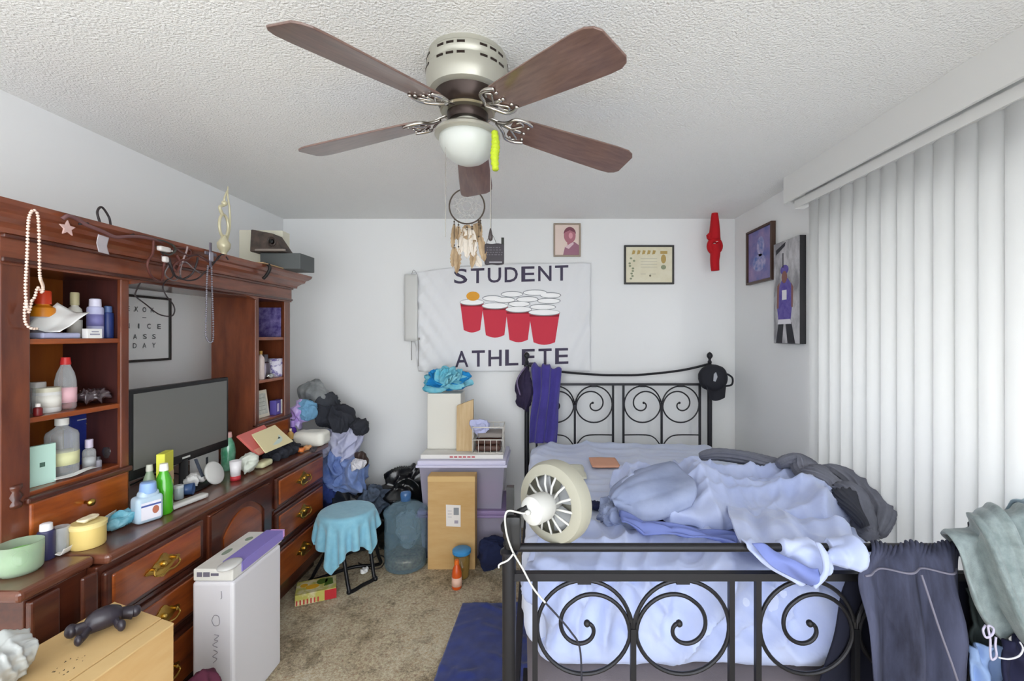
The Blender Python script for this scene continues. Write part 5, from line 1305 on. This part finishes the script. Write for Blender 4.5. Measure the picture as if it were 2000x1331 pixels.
# heap of clothes over the end of the dresser
HP = 'clothes heaped at the far end of the dresser'
def cl(name, label, cat, px, py, D, hx, hy, hz, mat, seed, amp=.55, fr=3, rot=None, n=36, st=(1, 1, 1), fine=.25):
    c = PX(px, py, D); M4 = None
    if rot: M4 = Matrix.Translation(c) @ Euler(rot).to_matrix().to_4x4() @ Matrix.Translation(-c)
    return soft(name, label, cat, c, (hx, hy, hz), mat, seed, amp, fr, n, .9, fine, None, M4, st)
bs_ = M('blue_shirt', '#5f78b0', .9, col2='#8fa3d0', nscale=9, sheen=.2); ls_ = M('lavender_shirt', '#a9accb', .9, col2='#c9cade', nscale=9); nv = M('navy_cloth', '#1d2b5e', .9, col2='#31468a', nscale=8); bk = M('black_knit', '#2c2e36', .9)
cl('navy_trousers', 'navy blue crumpled trousers at the bottom of the clothes heap', 'trousers', 650, 965, 3.14, .06, .11, .16, nv, 31)
cl('blue_shirt', 'mid blue crumpled shirt bulging in the lower clothes heap', 'shirt', 680, 925, 3.16, .125, .12, .135, bs_, 32, .7)
cl('striped_shirt', 'lavender shirt crumpled in the middle of the clothes heap', 'shirt', 672, 868, 3.18, .105, .11, .14, ls_, 33, .7, rot=(0, .2, 0), st=(1.5, 1, .6))
cl('blue_sleeve', 'long blue sleeve hanging between the shirt heap and the dresser', 'sleeve', 650, 915, 3.10, .045, .06, .15, M('denim_blue', '#4c64a0', .9, col2='#7f93c4', nscale=10), 34, .6, st=(1.6, 1, .5))
cl('black_sweater', 'black fluffy sweater near the top of the clothes heap', 'sweater', 660, 815, 3.16, .12, .11, .085, bk, 35, .45, rot=(0, .5, 0))
cl('knit_hat', 'round black knit cap at the right edge of the clothes heap', 'hat', 701, 833, 3.14, .06, .07, .055, bk, 36, .3)
cl('charcoal_scarf', 'charcoal knit scarf bundled beside the grey hood', 'scarf', 636, 795, 3.18, .09, .10, .085, M('charcoal_knit', '#3a3d44', .95), 37, .5, rot=(0, .6, 0))
cl('grey_hood', 'smooth grey hood standing up at the top of the clothes heap', 'hood', 612, 772, 3.16, .085, .08, .115, M('grey_nylon', '#6f7375', .6, col2='#a2a5a5', nscale=6), 38, .35, rot=(0, -.5, 0), fine=.08)
cl('blue_towel', 'small teal blue towel behind the white pouch', 'towel', 603, 803, 3.02, .055, .05, .07, m_('#6f9fc0', .9), 39, .5)
cl('lilac_bag', 'thin lilac plastic bag drooping beside the hutch', 'bag', 584, 808, 3.02, .045, .05, .085, M('lilac_film', '#b48fdc', .4, col2='#cfc4ea', nscale=12), 40, .7)
cl('brown_belt_bag', 'brown leather pouch sticking out right of the clothes heap', 'pouch', 706, 897, 3.1, .04, .03, .055, M('dark_brown_leather', '#3d2e2a', .5), 41, .3, rot=(0, -.5, 0), fine=.05)
cl('white_sock', 'crumpled white sock below the brown pouch', 'sock', 700, 908, 3.04, .05, .04, .03, m_('#dcdae0', .9), 42, .5)
# rug and cables
def rugf(u, v):
    x = -.47+.55*u+(.05*v if u < .02 else .05*v*(1-u)); y = 1.62+.87*v
    return V((x, y, .012+max(0, .022*crease((x, y, 0), 7, 5, 3, 0))+.004*nz((x, y, 0), 20, 3)))
tag(G().grid(rugf, 60, 80).build('navy_blanket', M('navy_fleece', '#1f2b69', .95, col2='#29387c', nscale=14, sheen=.3), smooth=True, solid=.012), 'navy blue folded blanket lying on the carpet beside the bed', 'blanket')
cord('floor_cable', 'dark cable snaking across the carpet from the stool to the jug', 'cable', [PZ(722, 1095, .006), PZ(740, 1085, .006), PZ(752, 1092, .006), PZ(745, 1108, .006), PZ(728, 1112, .006), PZ(712, 1106, .006), PZ(700, 1100, .006)], .004, m_('#4a4038', .6))
cord('floor_cable', 'second dark cable curving to the left behind the blue jug', 'cable', [PZ(715, 1070, .006), PZ(735, 1075, .006), PZ(750, 1070, .006), PZ(760, 1060, .006)], .004, m_('#4a4038', .6))
crumpled('paper_scrap', 'tiny crumpled white scrap under the stool', 'paper', PZ(712, 1122, .0), (.02, .025, .015), paper, 33, .7, 3, 10)
# ------------------------------------------------------------------ on the bed
comf_m = M('comforter_blue', '#b0bde6', .8, col2='#c0cbee', nscale=6, sheen=.25, bump=.12, bscale=250, bdist=.001)
def d1(p, n):
    f = 1 if n.z < .6 else .55
    f *= max(.12, min(1, (p.z-.44)/.10))
    return (max(-.06, min(.045, crease(p, 4.6, 13, 3, 1.5)*.105+crease(p, 10, 17, 3, 2)*.030-.012)))*f*(1.15 if n.y < -.5 else 1)
tag(G().rbox((.61, 1.655, .597), (.635, .235, .176), (.09, .09, .09), (130, 50, 40), d1).build('blanket', comf_m, smooth=True), 'pale blue blanket bunched in deep folds at the foot of the mattress', 'blanket')
cc = V((.88, 2.05, .79)); R = Matrix.Translation(cc) @ Euler((0, math.radians(2), math.radians(4))).to_matrix().to_4x4() @ Matrix.Translation(-cc)
def d2(p, n):
    q = p-cc
    e = max(abs(q.x)/.55, abs(q.y)/.36)
    return min(.055, crease(p, 2.9, 23, 3, .8)*.095)+crease(p, 5.2, 29, 3, 1)*.036+crease(p, 11, 31, 2, 1)*.008+nz(p, 2.2, 3)*.02
tag(G().rbox(cc, (.55, .33, .085), (.34, .28, .08), (120, 80, 26), d2, R).build('comforter', comf_m, smooth=True), 'puffy pale blue comforter heaped across the right side of the bed', 'comforter')
greyblue = M('grey_blue_lining', '#8f9bbd', .85, col2='#a4afcf', nscale=7)
# its open grey end facing left
def dd(u, v): return .012*math.sin(v*9+u*4)+.02*crease((u*.3, v*.3, 0), 8, 3, 3, 0)
def P_(x, y, D): return PX(x, y, D)
g = G().loft([[P_(1186, 968, 1.86), P_(1200, 945, 1.95), P_(1240, 918, 2.05), P_(1310, 906, 2.12)],
              [P_(1192, 975, 1.80), P_(1225, 960, 1.80), P_(1275, 940, 1.84), P_(1345, 925, 1.92)],
              [P_(1200, 985, 1.76), P_(1240, 985, 1.73), P_(1290, 975, 1.75), P_(1360, 960, 1.78)],
              [P_(1205, 1000, 1.78), P_(1240, 1018, 1.72), P_(1290, 1015, 1.72), P_(1350, 990, 1.74)]], 40, 34, dd)
g.build('pillowcase_flap', greyblue, bpy.data.objects['comforter'], True, smooth=True, solid=.006)
# hanging tail over the footboard rail
def d3(u, v): return (.013*math.sin(v*2*PI*2.3+u*2.2)+.006*math.sin(v*2*PI*5+u*5+1))*min(1, .35+u*1.4)+.035*crease((u*.35, v*.45, 0), 6, 8, 3, 0)
g = G().loft([[P_(1420, 990, 1.86), P_(1425, 1015, 1.56), P_(1440, 1052, 1.40), P_(1462, 1078, 1.298), P_(1500, 1108, 1.285), P_(1560, 1140, 1.28)],
              [P_(1480, 990, 1.90), P_(1500, 1015, 1.58), P_(1530, 1050, 1.40), P_(1560, 1072, 1.29), P_(1585, 1105, 1.275), P_(1592, 1140, 1.27)],
              [P_(1550, 995, 1.93), P_(1575, 1020, 1.58), P_(1600, 1048, 1.40), P_(1628, 1066, 1.30), P_(1640, 1085, 1.275), P_(1622, 1112, 1.272)],
              [P_(1620, 1005, 1.92), P_(1650, 1025, 1.58), P_(1672, 1050, 1.40), P_(1690, 1064, 1.31), P_(1700, 1085, 1.28), P_(1690, 1112, 1.275)]], 70, 90, d3)
for v in g.v:  # keep clear of the rail
    dy, dz = v.y-FD, v.z-.886; rr = math.hypot(dy, dz)
    if rr < .026: v.y = FD+dy/rr*.026 if rr > 1e-6 else FD-.026; v.z = .886+(dz/rr*.026 if rr > 1e-6 else .0)
bsh = tag(g.build('bed_sheet', comf_m, smooth=True, solid=.005), 'pale blue sheet corner spilling over the footboard\'s top rail', 'sheet')
peri = M('shaded_fold_blue', '#7482c0', .85)  # fold shade of the pale sheet put into a darker blue
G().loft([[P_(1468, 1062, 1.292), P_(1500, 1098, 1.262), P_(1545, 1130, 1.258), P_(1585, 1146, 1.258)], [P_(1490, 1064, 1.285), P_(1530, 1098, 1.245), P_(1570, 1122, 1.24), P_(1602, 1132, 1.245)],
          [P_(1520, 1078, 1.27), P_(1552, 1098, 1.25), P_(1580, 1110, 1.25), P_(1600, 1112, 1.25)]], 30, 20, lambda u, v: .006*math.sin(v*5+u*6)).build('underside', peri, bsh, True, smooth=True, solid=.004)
G().loft([[P_(1592, 1060, 1.27), P_(1604, 1085, 1.245), P_(1608, 1115, 1.24), P_(1588, 1146, 1.25)], [P_(1606, 1066, 1.262), P_(1618, 1090, 1.235), P_(1616, 1125, 1.235), P_(1594, 1150, 1.25)]], 24, 8, lambda u, v: .004*math.sin(v*4)).build('turned_edge', comf_m, bsh, True, smooth=True, solid=.006)
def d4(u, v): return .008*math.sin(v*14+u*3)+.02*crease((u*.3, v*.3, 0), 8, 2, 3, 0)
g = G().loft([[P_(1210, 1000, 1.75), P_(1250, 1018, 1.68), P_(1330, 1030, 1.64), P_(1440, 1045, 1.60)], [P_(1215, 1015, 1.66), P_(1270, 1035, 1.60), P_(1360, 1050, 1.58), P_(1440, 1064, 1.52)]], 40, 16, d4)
tag(g.build('sheet_fold', M('shaded_fold_blue', '#8490c4', .85), smooth=True, solid=.006), 'sheet fold below the comforter, its shade painted in periwinkle', 'sheet')
soft('sheet_knot', 'twisted grey blue knot of sheet left of the comforter', 'sheet', PZ(1205, 1012, .76)+V((0, 0, .02)), (.07, .09, .035), M('grey_blue_lining', '#8f9bbd'), 15, 1.0, 4, 34, st=(.7, 1.4, 1))
soft('navy_sock', 'dark navy patch painted for the shaded gap just right of the clip fan', 'sock', PZ(1168, 998, .722)+V((0, .03, .012)), (.07, .04, .014), m_('#1b2146', .9), 18, .4, 3, 20)  # dark blob added where there is only a shaded gap by the comforter
q = PZ(1180, 906, .722)
tag(G().rbox(q+V((0, 0, .008)), (.085, .10, .005), (.004, .004, .004), (10, 10, 2), lambda p, n: .003*nz(p, 20)).build('orange_card', m_('#dba286', .7), smooth=True), 'peach orange card lying on the mattress', 'card')
q = PZ(1122, 925, .722)
tag(G().rbox(q+V((0, 0, .010)), (.06, .13, .006), (.005, .005, .005), (6, 12, 2), lambda p, n: .004*nz(p, 15)).build('cream_card', m_('#dcdccb', .7), smooth=True), 'cream folded paper lying behind the clip fan', 'paper')
# knitted scarf
kn = M('grey_knit', '#6a6c79', .95, col2='#80828e', nscale=8, bump=.4, bscale=420, bdist=.002)
def rib(k, a=.004): return lambda u, v: a*math.sin(v*2*PI*k)+.0035*math.sin(u*2*PI*46+v*3)
def strand(pts, w_, th, k, nu=110):
    # flattened tube with ribs
    g = G(); path = smooth_path(pts, 14); m = len(path); n = 40; vs = []; fs = []
    for i, p in enumerate(path):
        t = (path[min(m-1, i+1)]-path[max(0, i-1)]).normalized(); sd_ = t.cross(V((0, .35, 1))).normalized(); up = sd_.cross(t)
        e = math.sin(PI*min(1, max(0, i/(m-1))*.94+.03))**.35
        for j in range(n):
            a = 2*PI*j/n
            r_ = 1+.16*math.sin(a*k)+.02*math.sin(i*1.7)+.10*math.sin(a*2+i*.06)+.08*math.sin(i*.13+a)
            vs.append(p+sd_*math.cos(a)*w_*r_*e+up*math.sin(a)*th*r_*e)
    for i in range(m-1):
        for j in range(n): fs.append((i*n+j, i*n+(j+1) % n, (i+1)*n+(j+1) % n, (i+1)*n+j))
    fs.append(tuple(reversed(range(n)))); fs.append(tuple(range((m-1)*n, m*n)))
    return g.add(vs, fs)
from mathutils.bvhtree import BVHTree
def bvh_of(nm):
    o = bpy.data.objects[nm]; me = o.data; M_ = Matrix.Translation(o.location)
    return BVHTree.FromPolygons([M_ @ v.co for v in me.vertices], [tuple(p.vertices) for p in me.polygons])
_bv = [bvh_of('comforter'), bvh_of('blanket'), bvh_of('mattress')]
def rest_on(x, y, D, th=.03):
    # rest a point of the scarf on the bedding instead of inside it
    p = PX(x, y, D)
    for b in _bv:
        h = b.ray_cast(V((p.x, p.y, 2.0)), V((0, 0, -1)))
        if h[0] is not None and h[0].z+th > p.z: p.z = h[0].z+th
    return p
sc_ = T('knitted_scarf', 'chunky dark grey ribbed knit scarf twisted along the top of the comforter', 'scarf', PX(1550, 940, 2.1))
strand([rest_on(1366, 893, 2.42), rest_on(1400, 888, 2.40), rest_on(1450, 893, 2.36), rest_on(1500, 905, 2.30), rest_on(1540, 915, 2.24)], .055, .035, 12).build('scarf_end', kn, sc_, True, smooth=True)
strand([rest_on(1520, 925, 2.16), rest_on(1535, 905, 2.16), rest_on(1560, 900, 2.14), rest_on(1580, 925, 2.08), rest_on(1600, 950, 2.02), rest_on(1635, 965, 1.96), rest_on(1665, 1000, 1.88), rest_on(1690, 1035, 1.80), rest_on(1700, 1048, 1.76)], .060, .040, 14).build('scarf_loop', kn, sc_, True, smooth=True)
strand([rest_on(1590, 925, 2.20), rest_on(1630, 920, 2.16), rest_on(1670, 940, 2.06), rest_on(1700, 975, 1.96), rest_on(1722, 1010, 1.86), rest_on(1715, 1045, 1.78)], .058, .036, 14).build('scarf_tail', kn, sc_, True, smooth=True)
strand([rest_on(1560, 905, 2.26), rest_on(1600, 935, 2.18), rest_on(1640, 985, 1.98), rest_on(1650, 1025, 1.84), rest_on(1690, 1030, 1.76)], .045, .03, 12).build('scarf_fold', M('dark_knit', '#3f414b', .95), sc_, True, smooth=True)
soft('tassel', 'pale blue tassel poking out right of the knitted scarf', 'tassel', P_(1728, 1000, 1.98), (.05, .05, .035), m_('#a9bcc9', .9), 19, .8, 4, 24)

# ------------------------------------------------------------------ hung on the headboard
pur_m = M('purple_cloth', '#3a3280', .85, col2='#463c92', nscale=6, sheen=.3)
def d5(u, v): return .014*math.sin(v*2*PI*2.4+u*2.5)+.03*crease((u*.15, v*.5, 0), 8, 4, 2, 0)
yy = HD-.03
g = G().loft([[P_(1042, 722, HD+.03), P_(1040, 714, HD), P_(1038, 722, yy), P_(1042, 770, yy), P_(1036, 820, yy-.02), P_(1034, 866, yy-.03)],
              [P_(1066, 726, HD+.03), P_(1066, 715, HD), P_(1066, 724, yy-.01), P_(1066, 780, yy-.02), P_(1062, 830, yy-.03), P_(1060, 866, yy-.035)],
              [P_(1096, 730, HD+.03), P_(1096, 722, HD), P_(1096, 730, yy), P_(1092, 780, yy), P_(1090, 830, yy-.02), P_(1088, 866, yy-.03)]], 50, 60, d5)
tag(g.build('purple_shirt', pur_m, smooth=True, solid=.006), 'purple fabric hanging down the left side of the headboard', 'cloth')
soft('dark_bag', 'dark plum drawstring bag hung on the left headboard post', 'bag', P_(1026, 762, HD-.02), (.055, .05, .155), m_('#2c2340', .85), 44, .5, 3, 30, st=(1.4, 1, .6))
cord('bag_strap', 'mauve strap looped from the left headboard post', 'strap', [P_(1032, 712, HD), P_(1018, 728, HD-.04), P_(1010, 745, HD-.05), P_(1014, 765, HD-.05), P_(1020, 780, HD-.04)], .006, m_('#7c6f8f', .8))
# black cap on the right post
kp = T('baseball_cap', 'black baseball cap with a silver mark hung on the right headboard post', 'cap', P_(1390, 750, HD-.06))
capm = M('cap_black', '#1e1f27', .8, bump=.3, bscale=150)
cc2 = P_(1392, 738, HD-.05)
G().rbox(cc2, (.105, .07, .10), (.10, .065, .095), (22, 16, 20), lambda p, n: .004*wrink(p, 14, 2)).build('crown', capm, kp, True, smooth=True)
def brim(u, v):
    a = (u-.5)*2; s_ = v
    return cc2+V((-.0+a*.075*(1-.25*s_)+.005, -.05+.03*(1-a*a)-.02*s_, -.055-.115*s_*(1-.25*a*a)))
G().grid(brim, 16, 10).build('brim', capm, kp, True, smooth=True, solid=.005)
G().prism([(-.016, -.03), (0, -.035), (.014, .0), (.004, .035), (-.012, .02)], lambda a, b, d: V((cc2.x-.008+a, cc2.y-.073-d, cc2.z+.012+b)), -.006, .002).build('badge', m_('#a9abb3', .4), kp, True)
G().tube(smooth_path([cc2+V((.10, -.02, .03)), cc2+V((.135, -.03, 0)), cc2+V((.13, -.03, -.05)), cc2+V((.08, -.03, -.06))], 6), .007, 8).build('strap', capm, kp, True, smooth=True)

# ------------------------------------------------------------------ hung on the footboard
den = M('grey_denim', '#232536', .85, col2='#4c5069', nscale=6, stretch=(3, 1, .5), bump=.3, bscale=300, bdist=.001)  # vertical streaks put the folds' light and shade into the denim colour
Yf = FD-.035
def d6(u, v):
    top = max(0, min(1, 1-(u-.10)*9))
    return .0055*math.sin(v*2*PI*19+math.sin(v*9)*2)*top+(.026*math.sin(v*2*PI*2.6+.6+u*1.3)+.03*crease((u*.2, v*.4, 0), 8, 6, 2, 0))*min(1, u*2.2)
sh = T('shorts', 'dark grey denim shorts with an elastic waist hanging on the footboard rail', 'shorts', P_(1780, 1300, Yf))
g = G().loft([[P_(1705, 1085, FD+.04), P_(1703, 1064, FD), P_(1698, 1085, Yf), P_(1668, 1125, Yf-.01), P_(1690, 1220, Yf-.02), P_(1700, 1360, Yf-.03), P_(1705, 1460, Yf-.03)],
              [P_(1760, 1085, FD+.04), P_(1760, 1063, FD), P_(1760, 1085, Yf-.005), P_(1755, 1125, Yf-.02), P_(1765, 1220, Yf-.035), P_(1775, 1360, Yf-.04), P_(1780, 1460, Yf-.04)],
              [P_(1820, 1085, FD+.04), P_(1820, 1062, FD), P_(1820, 1085, Yf-.005), P_(1820, 1125, Yf-.02), P_(1835, 1220, Yf-.035), P_(1850, 1360, Yf-.04), P_(1860, 1460, Yf-.04)],
              [P_(1880, 1085, FD+.04), P_(1880, 1063, FD), P_(1880, 1085, Yf), P_(1885, 1125, Yf-.01), P_(1895, 1220, Yf-.02), P_(1905, 1360, Yf-.03), P_(1912, 1460, Yf-.03)]], 90, 170, d6)
def row_line(g, nu, nv, f, j0=0, j1=None):
    out = []
    for j in range(j0, (nv if j1 is None else j1)+1):
        c = [v for v in g.v[j*(nu+1):(j+1)*(nu+1)] if v.y < FD-.01]
        zt = f(j/nv); v = min(c, key=lambda q: abs(q.z-zt)); out.append(v+V((0, -.0045, zt-v.z)))
    return out
seam_ = row_line(g, 90, 170, lambda t: PX(0, 1118-7*math.sin(PI*t), 1.28).z, 8, 166)
g.build('cloth', den, sh, True, smooth=True, solid=.005)
sm = m_('#7e7c8c', .9)
pts = seam_
G().tube(pts, .0042, 8, flat=.6).build('stitching', sm, sh, True, smooth=True)
G().tube(smooth_path([P_(1800, 1124, Yf-.04), P_(1812, 1160, Yf-.058), P_(1835, 1230, Yf-.068), P_(1860, 1300, Yf-.072), P_(1880, 1360, Yf-.075)], 8), .003, 6).build('side_seam', sm, sh, True, smooth=True)
def d7(u, v): return .012*math.sin(v*2*PI*2.5+u*2)
Yk = FD+.020
g = G().loft([[P_(1655, 1128, FD+.015), P_(1640, 1165, Yk), P_(1625, 1240, Yk), P_(1595, 1330, Yk), P_(1580, 1420, Yk)],
              [P_(1680, 1122, FD+.018), P_(1675, 1165, Yk), P_(1670, 1240, Yk), P_(1660, 1330, Yk), P_(1655, 1420, Yk)],
              [P_(1720, 1122, FD+.018), P_(1720, 1165, Yk), P_(1720, 1240, Yk), P_(1720, 1330, Yk), P_(1720, 1420, Yk)],
              [P_(1900, 1122, FD+.018), P_(1900, 1165, Yk), P_(1900, 1240, Yk), P_(1900, 1330, Yk), P_(1900, 1420, Yk)]], 40, 50, d7)
tag(g.build('black_trousers', M('black_cotton', '#0d1024', .9), smooth=True, solid=.006), 'black trousers hanging behind the footboard scrolls beside the shorts', 'trousers')
# grey green sweater over the right post
sg = M('sage_knit', '#7c8a8b', .95, col2='#98a5a7', nscale=30, bump=.5, bscale=260, bdist=.002, sheen=.3)
def d8(u, v): return (.024*math.sin(v*2*PI*1.9+u*2.5+.5)+.004*math.sin(v*2*PI*6+u*4))*min(1, .05+u*1.3)+.045*crease((u*.12, v*.5, 0), 7, 4, 2, 0)*min(1, u*1.6)
g = G().loft([[P_(1865, 1068, 1.44), P_(1852, 1052, 1.33), P_(1868, 1062, 1.27), P_(1885, 1120, 1.25), P_(1915, 1190, 1.235), P_(1960, 1250, 1.23)],
              [P_(1895, 1035, 1.44), P_(1885, 1022, 1.33), P_(1910, 1035, 1.25), P_(1935, 1095, 1.22), P_(1965, 1170, 1.20), P_(1990, 1250, 1.20)],
              [P_(1935, 1010, 1.44), P_(1925, 996, 1.33), P_(1950, 1008, 1.23), P_(1985, 1070, 1.20), P_(2015, 1160, 1.18), P_(2035, 1255, 1.18)],
              [P_(1990, 1010, 1.44), P_(1985, 993, 1.33), P_(2010, 1005, 1.23), P_(2050, 1080, 1.20), P_(2080, 1170, 1.18), P_(2095, 1262, 1.18)]], 80, 100, d8)
tag(g.build('sage_sweater', sg, smooth=True, solid=.012), 'sage grey knit sweater draped over the right footboard post', 'sweater')
g = G().loft([[P_(1965, 1000, 1.36), P_(1990, 990, 1.30), P_(2030, 1010, 1.22), P_(2080, 1080, 1.18)], [P_(2000, 980, 1.40), P_(2035, 985, 1.30), P_(2080, 1010, 1.22), P_(2130, 1080, 1.18)]], 40, 24, d8)
tag(g.build('pale_blue_towel', m_('#a9bcc9', .95), smooth=True, solid=.01), 'pale blue towel edge over the right end of the sweater', 'towel')
g = G().loft([[P_(1890, 1150, 1.30), P_(1895, 1200, 1.30), P_(1895, 1262, 1.30)], [P_(1930, 1150, 1.29), P_(1935, 1210, 1.29), P_(1938, 1265, 1.29)], [P_(1965, 1180, 1.29), P_(1975, 1240, 1.29), P_(1970, 1262, 1.29)]], 24, 24, d4)
tag(g.build('dark_sage_sleeve', M('dark_sage', '#3d4747', .95), smooth=True, solid=.008), 'dark sage sleeve showing between the shorts and the sweater', 'sleeve')
g = G().loft([[P_(1960, 1250, 1.21), P_(1955, 1300, 1.21), P_(1950, 1380, 1.21)], [P_(2000, 1245, 1.20), P_(2000, 1300, 1.20), P_(2000, 1380, 1.20)], [P_(2060, 1240, 1.20), P_(2060, 1300, 1.20), P_(2060, 1380, 1.20)]], 24, 24, d4)
tag(g.build('navy_jacket', m_('#1a1c3a', .9), smooth=True, solid=.008), 'navy jacket edge below the sweater at the lower right', 'jacket')
g = G().loft([[P_(1893, 1262, 1.25), P_(1893, 1300, 1.25), P_(1893, 1400, 1.25)], [P_(1960, 1262, 1.24), P_(1960, 1300, 1.24), P_(1965, 1400, 1.24)]], 20, 20, d4)
tag(g.build('light_blue_cloth', m_('#8fa9d6', .9), smooth=True, solid=.006), 'strip of light blue cloth right of the denim shorts', 'cloth')
cord('drawstring', 'pale lilac drawstring with a looped knot hanging by the sweater', 'drawstring', [P_(1925, 1222, 1.20), P_(1920, 1232, 1.195), P_(1926, 1246, 1.195), P_(1938, 1240, 1.19), P_(1940, 1228, 1.195), P_(1930, 1224, 1.19), P_(1934, 1250, 1.195), P_(1934, 1275, 1.195), P_(1937, 1289, 1.195), P_(1946, 1282, 1.195), P_(1944, 1262, 1.195), P_(1945, 1245, 1.195)], .0028, m_('#c9c4dc', .8))
cord('white_piping', 'white piping curve along the edge of the navy jacket', 'piping', [P_(1950, 1285, 1.185), P_(1970, 1288, 1.18), P_(1990, 1282, 1.175), P_(1998, 1268, 1.175), P_(1992, 1255, 1.175)], .0022, m_('#dcdce4', .8))

# ------------------------------------------------------------------ clip fan on the footboard post
cf = T('clip_fan', 'round white clip fan with a cord clamped to the left footboard post', 'fan', P_(1000, 1060, FD))
ctr = PX(1080, 981, 1.37); axis = (V((-.62, -.76, .03))).normalized()     # the motor's back end points this way
Rr = .121
def ring_(o, r, tr, nm, mat, flat=1.0):
    a = axis.orthogonal().normalized(); b = axis.cross(a)
    return [ctr+axis*o+a*math.cos(t*PI/30)*r+b*math.sin(t*PI/30)*r for t in range(60)]
G().lathe([(Rr-.002, -.03), (Rr+.003, -.028), (Rr+.004, .0), (Rr-.004, .018), (.092, .026), (.086, .024), (.088, .018), (Rr-.008, .008), (Rr-.004, -.028)], ctr, 60, axis).build('rim', cream_p, cf, True, auto=True)
a_ = axis.orthogonal().normalized(); b_ = axis.cross(a_)
g = G()
for k in range(14):
    t = 2*PI*k/14; e = a_*math.cos(t)+b_*math.sin(t); t2 = t+.16; e2 = a_*math.cos(t2)+b_*math.sin(t2)
    g.tube([ctr+axis*.030+e*.030, ctr+axis*.030+e2*.060, ctr+axis*.022+e2*.089], .0038, 6)
g.build('rear_spokes', white, cf, True, smooth=True)['kind'] = 'stuff'
g = G()
for k in range(40):
    t = 2*PI*k/40; e = a_*math.cos(t)+b_*math.sin(t)
    g.tube([ctr-axis*.034+e*.02, ctr-axis*.040+e*.07, ctr-axis*.028+e*(Rr-.003)], .0013, 5)
for r in (.03, .06, .09): g.tube([ctr-axis*(.037)+a_*math.cos(t*PI/20)*r+b_*math.sin(t*PI/20)*r for t in range(40)], .0013, 5, closed=True)
g.build('front_grille', m_('#b9b8b2', .4), cf, True, smooth=True)['kind'] = 'stuff'
for k in range(4):
    t = 2*PI*k/4
    def fbl(u, v):
        an = t+(u-.5)*1.1; r = .022+.062*v; e = a_*math.cos(an)+b_*math.sin(an)
        return ctr+e*r-axis*(.005+.018*(u-.5))
    G().grid(fbl, 8, 5).build('blade', thin('fan_blade_grey', '#b9bcc0', .25), cf, True, smooth=True, solid=.0015)
G().lathe([(0, -.02), (.022, -.02), (.024, .0), (.032, .022), (.036, .03), (.038, .038), (.042, .045), (.043, .09), (.040, .104), (.028, .112), (0, .114)], ctr, 36, axis).build('motor', white, cf, True, auto=True)
pm = ctr+axis*.114
G().lathe([(0, 0), (.008, 0), (.007, .012), (0, .014)], pm, 12, axis).build('cord_grip', white, cf, True, smooth=True)
G().tube(smooth_path([pm, pm+axis*.012+V((-.01, 0, 0)), P_(990, 1000, 1.24), P_(988, 1035, 1.25), P_(1000, 1075, 1.275), P_(1020, 1110, 1.285), P_(1042, 1150, 1.285), P_(1065, 1178, 1.285)], 10), .0028, 8).tube(smooth_path([P_(1003, 1082, 1.27), P_(992, 1095, 1.27), P_(976, 1103, 1.27), P_(974, 1110, 1.27)], 6), .0027, 8).build('power_cord', white, cf, True, smooth=True)
G().tube(smooth_path([P_(1065, 1178, 1.285), P_(1090, 1205, 1.29), P_(1115, 1235, 1.29), P_(1132, 1265, 1.29), P_(1136, 1330, 1.29), P_(1136, 1420, 1.29)], 8), .0028, 8).build('extension_lead', m_('#2a2b36', .5), cf, True, smooth=True)
G().rbox(P_(1003, 1035, FD-.005), (.022, .032, .05), (.008, .01, .01), (4, 6, 8)).box(P_(996, 990, FD-.01)-V((.01, .012, .03)), P_(996, 990, FD-.01)+V((.012, .012, .06))).build('clamp', blackp, cf, True, auto=True)
G().tube([P_(1003, 1015, FD-.01), P_(1015, 1000, 1.32), P_(1032, 992, 1.29)], .010, 10).build('arm', blackp, cf, True, smooth=True)
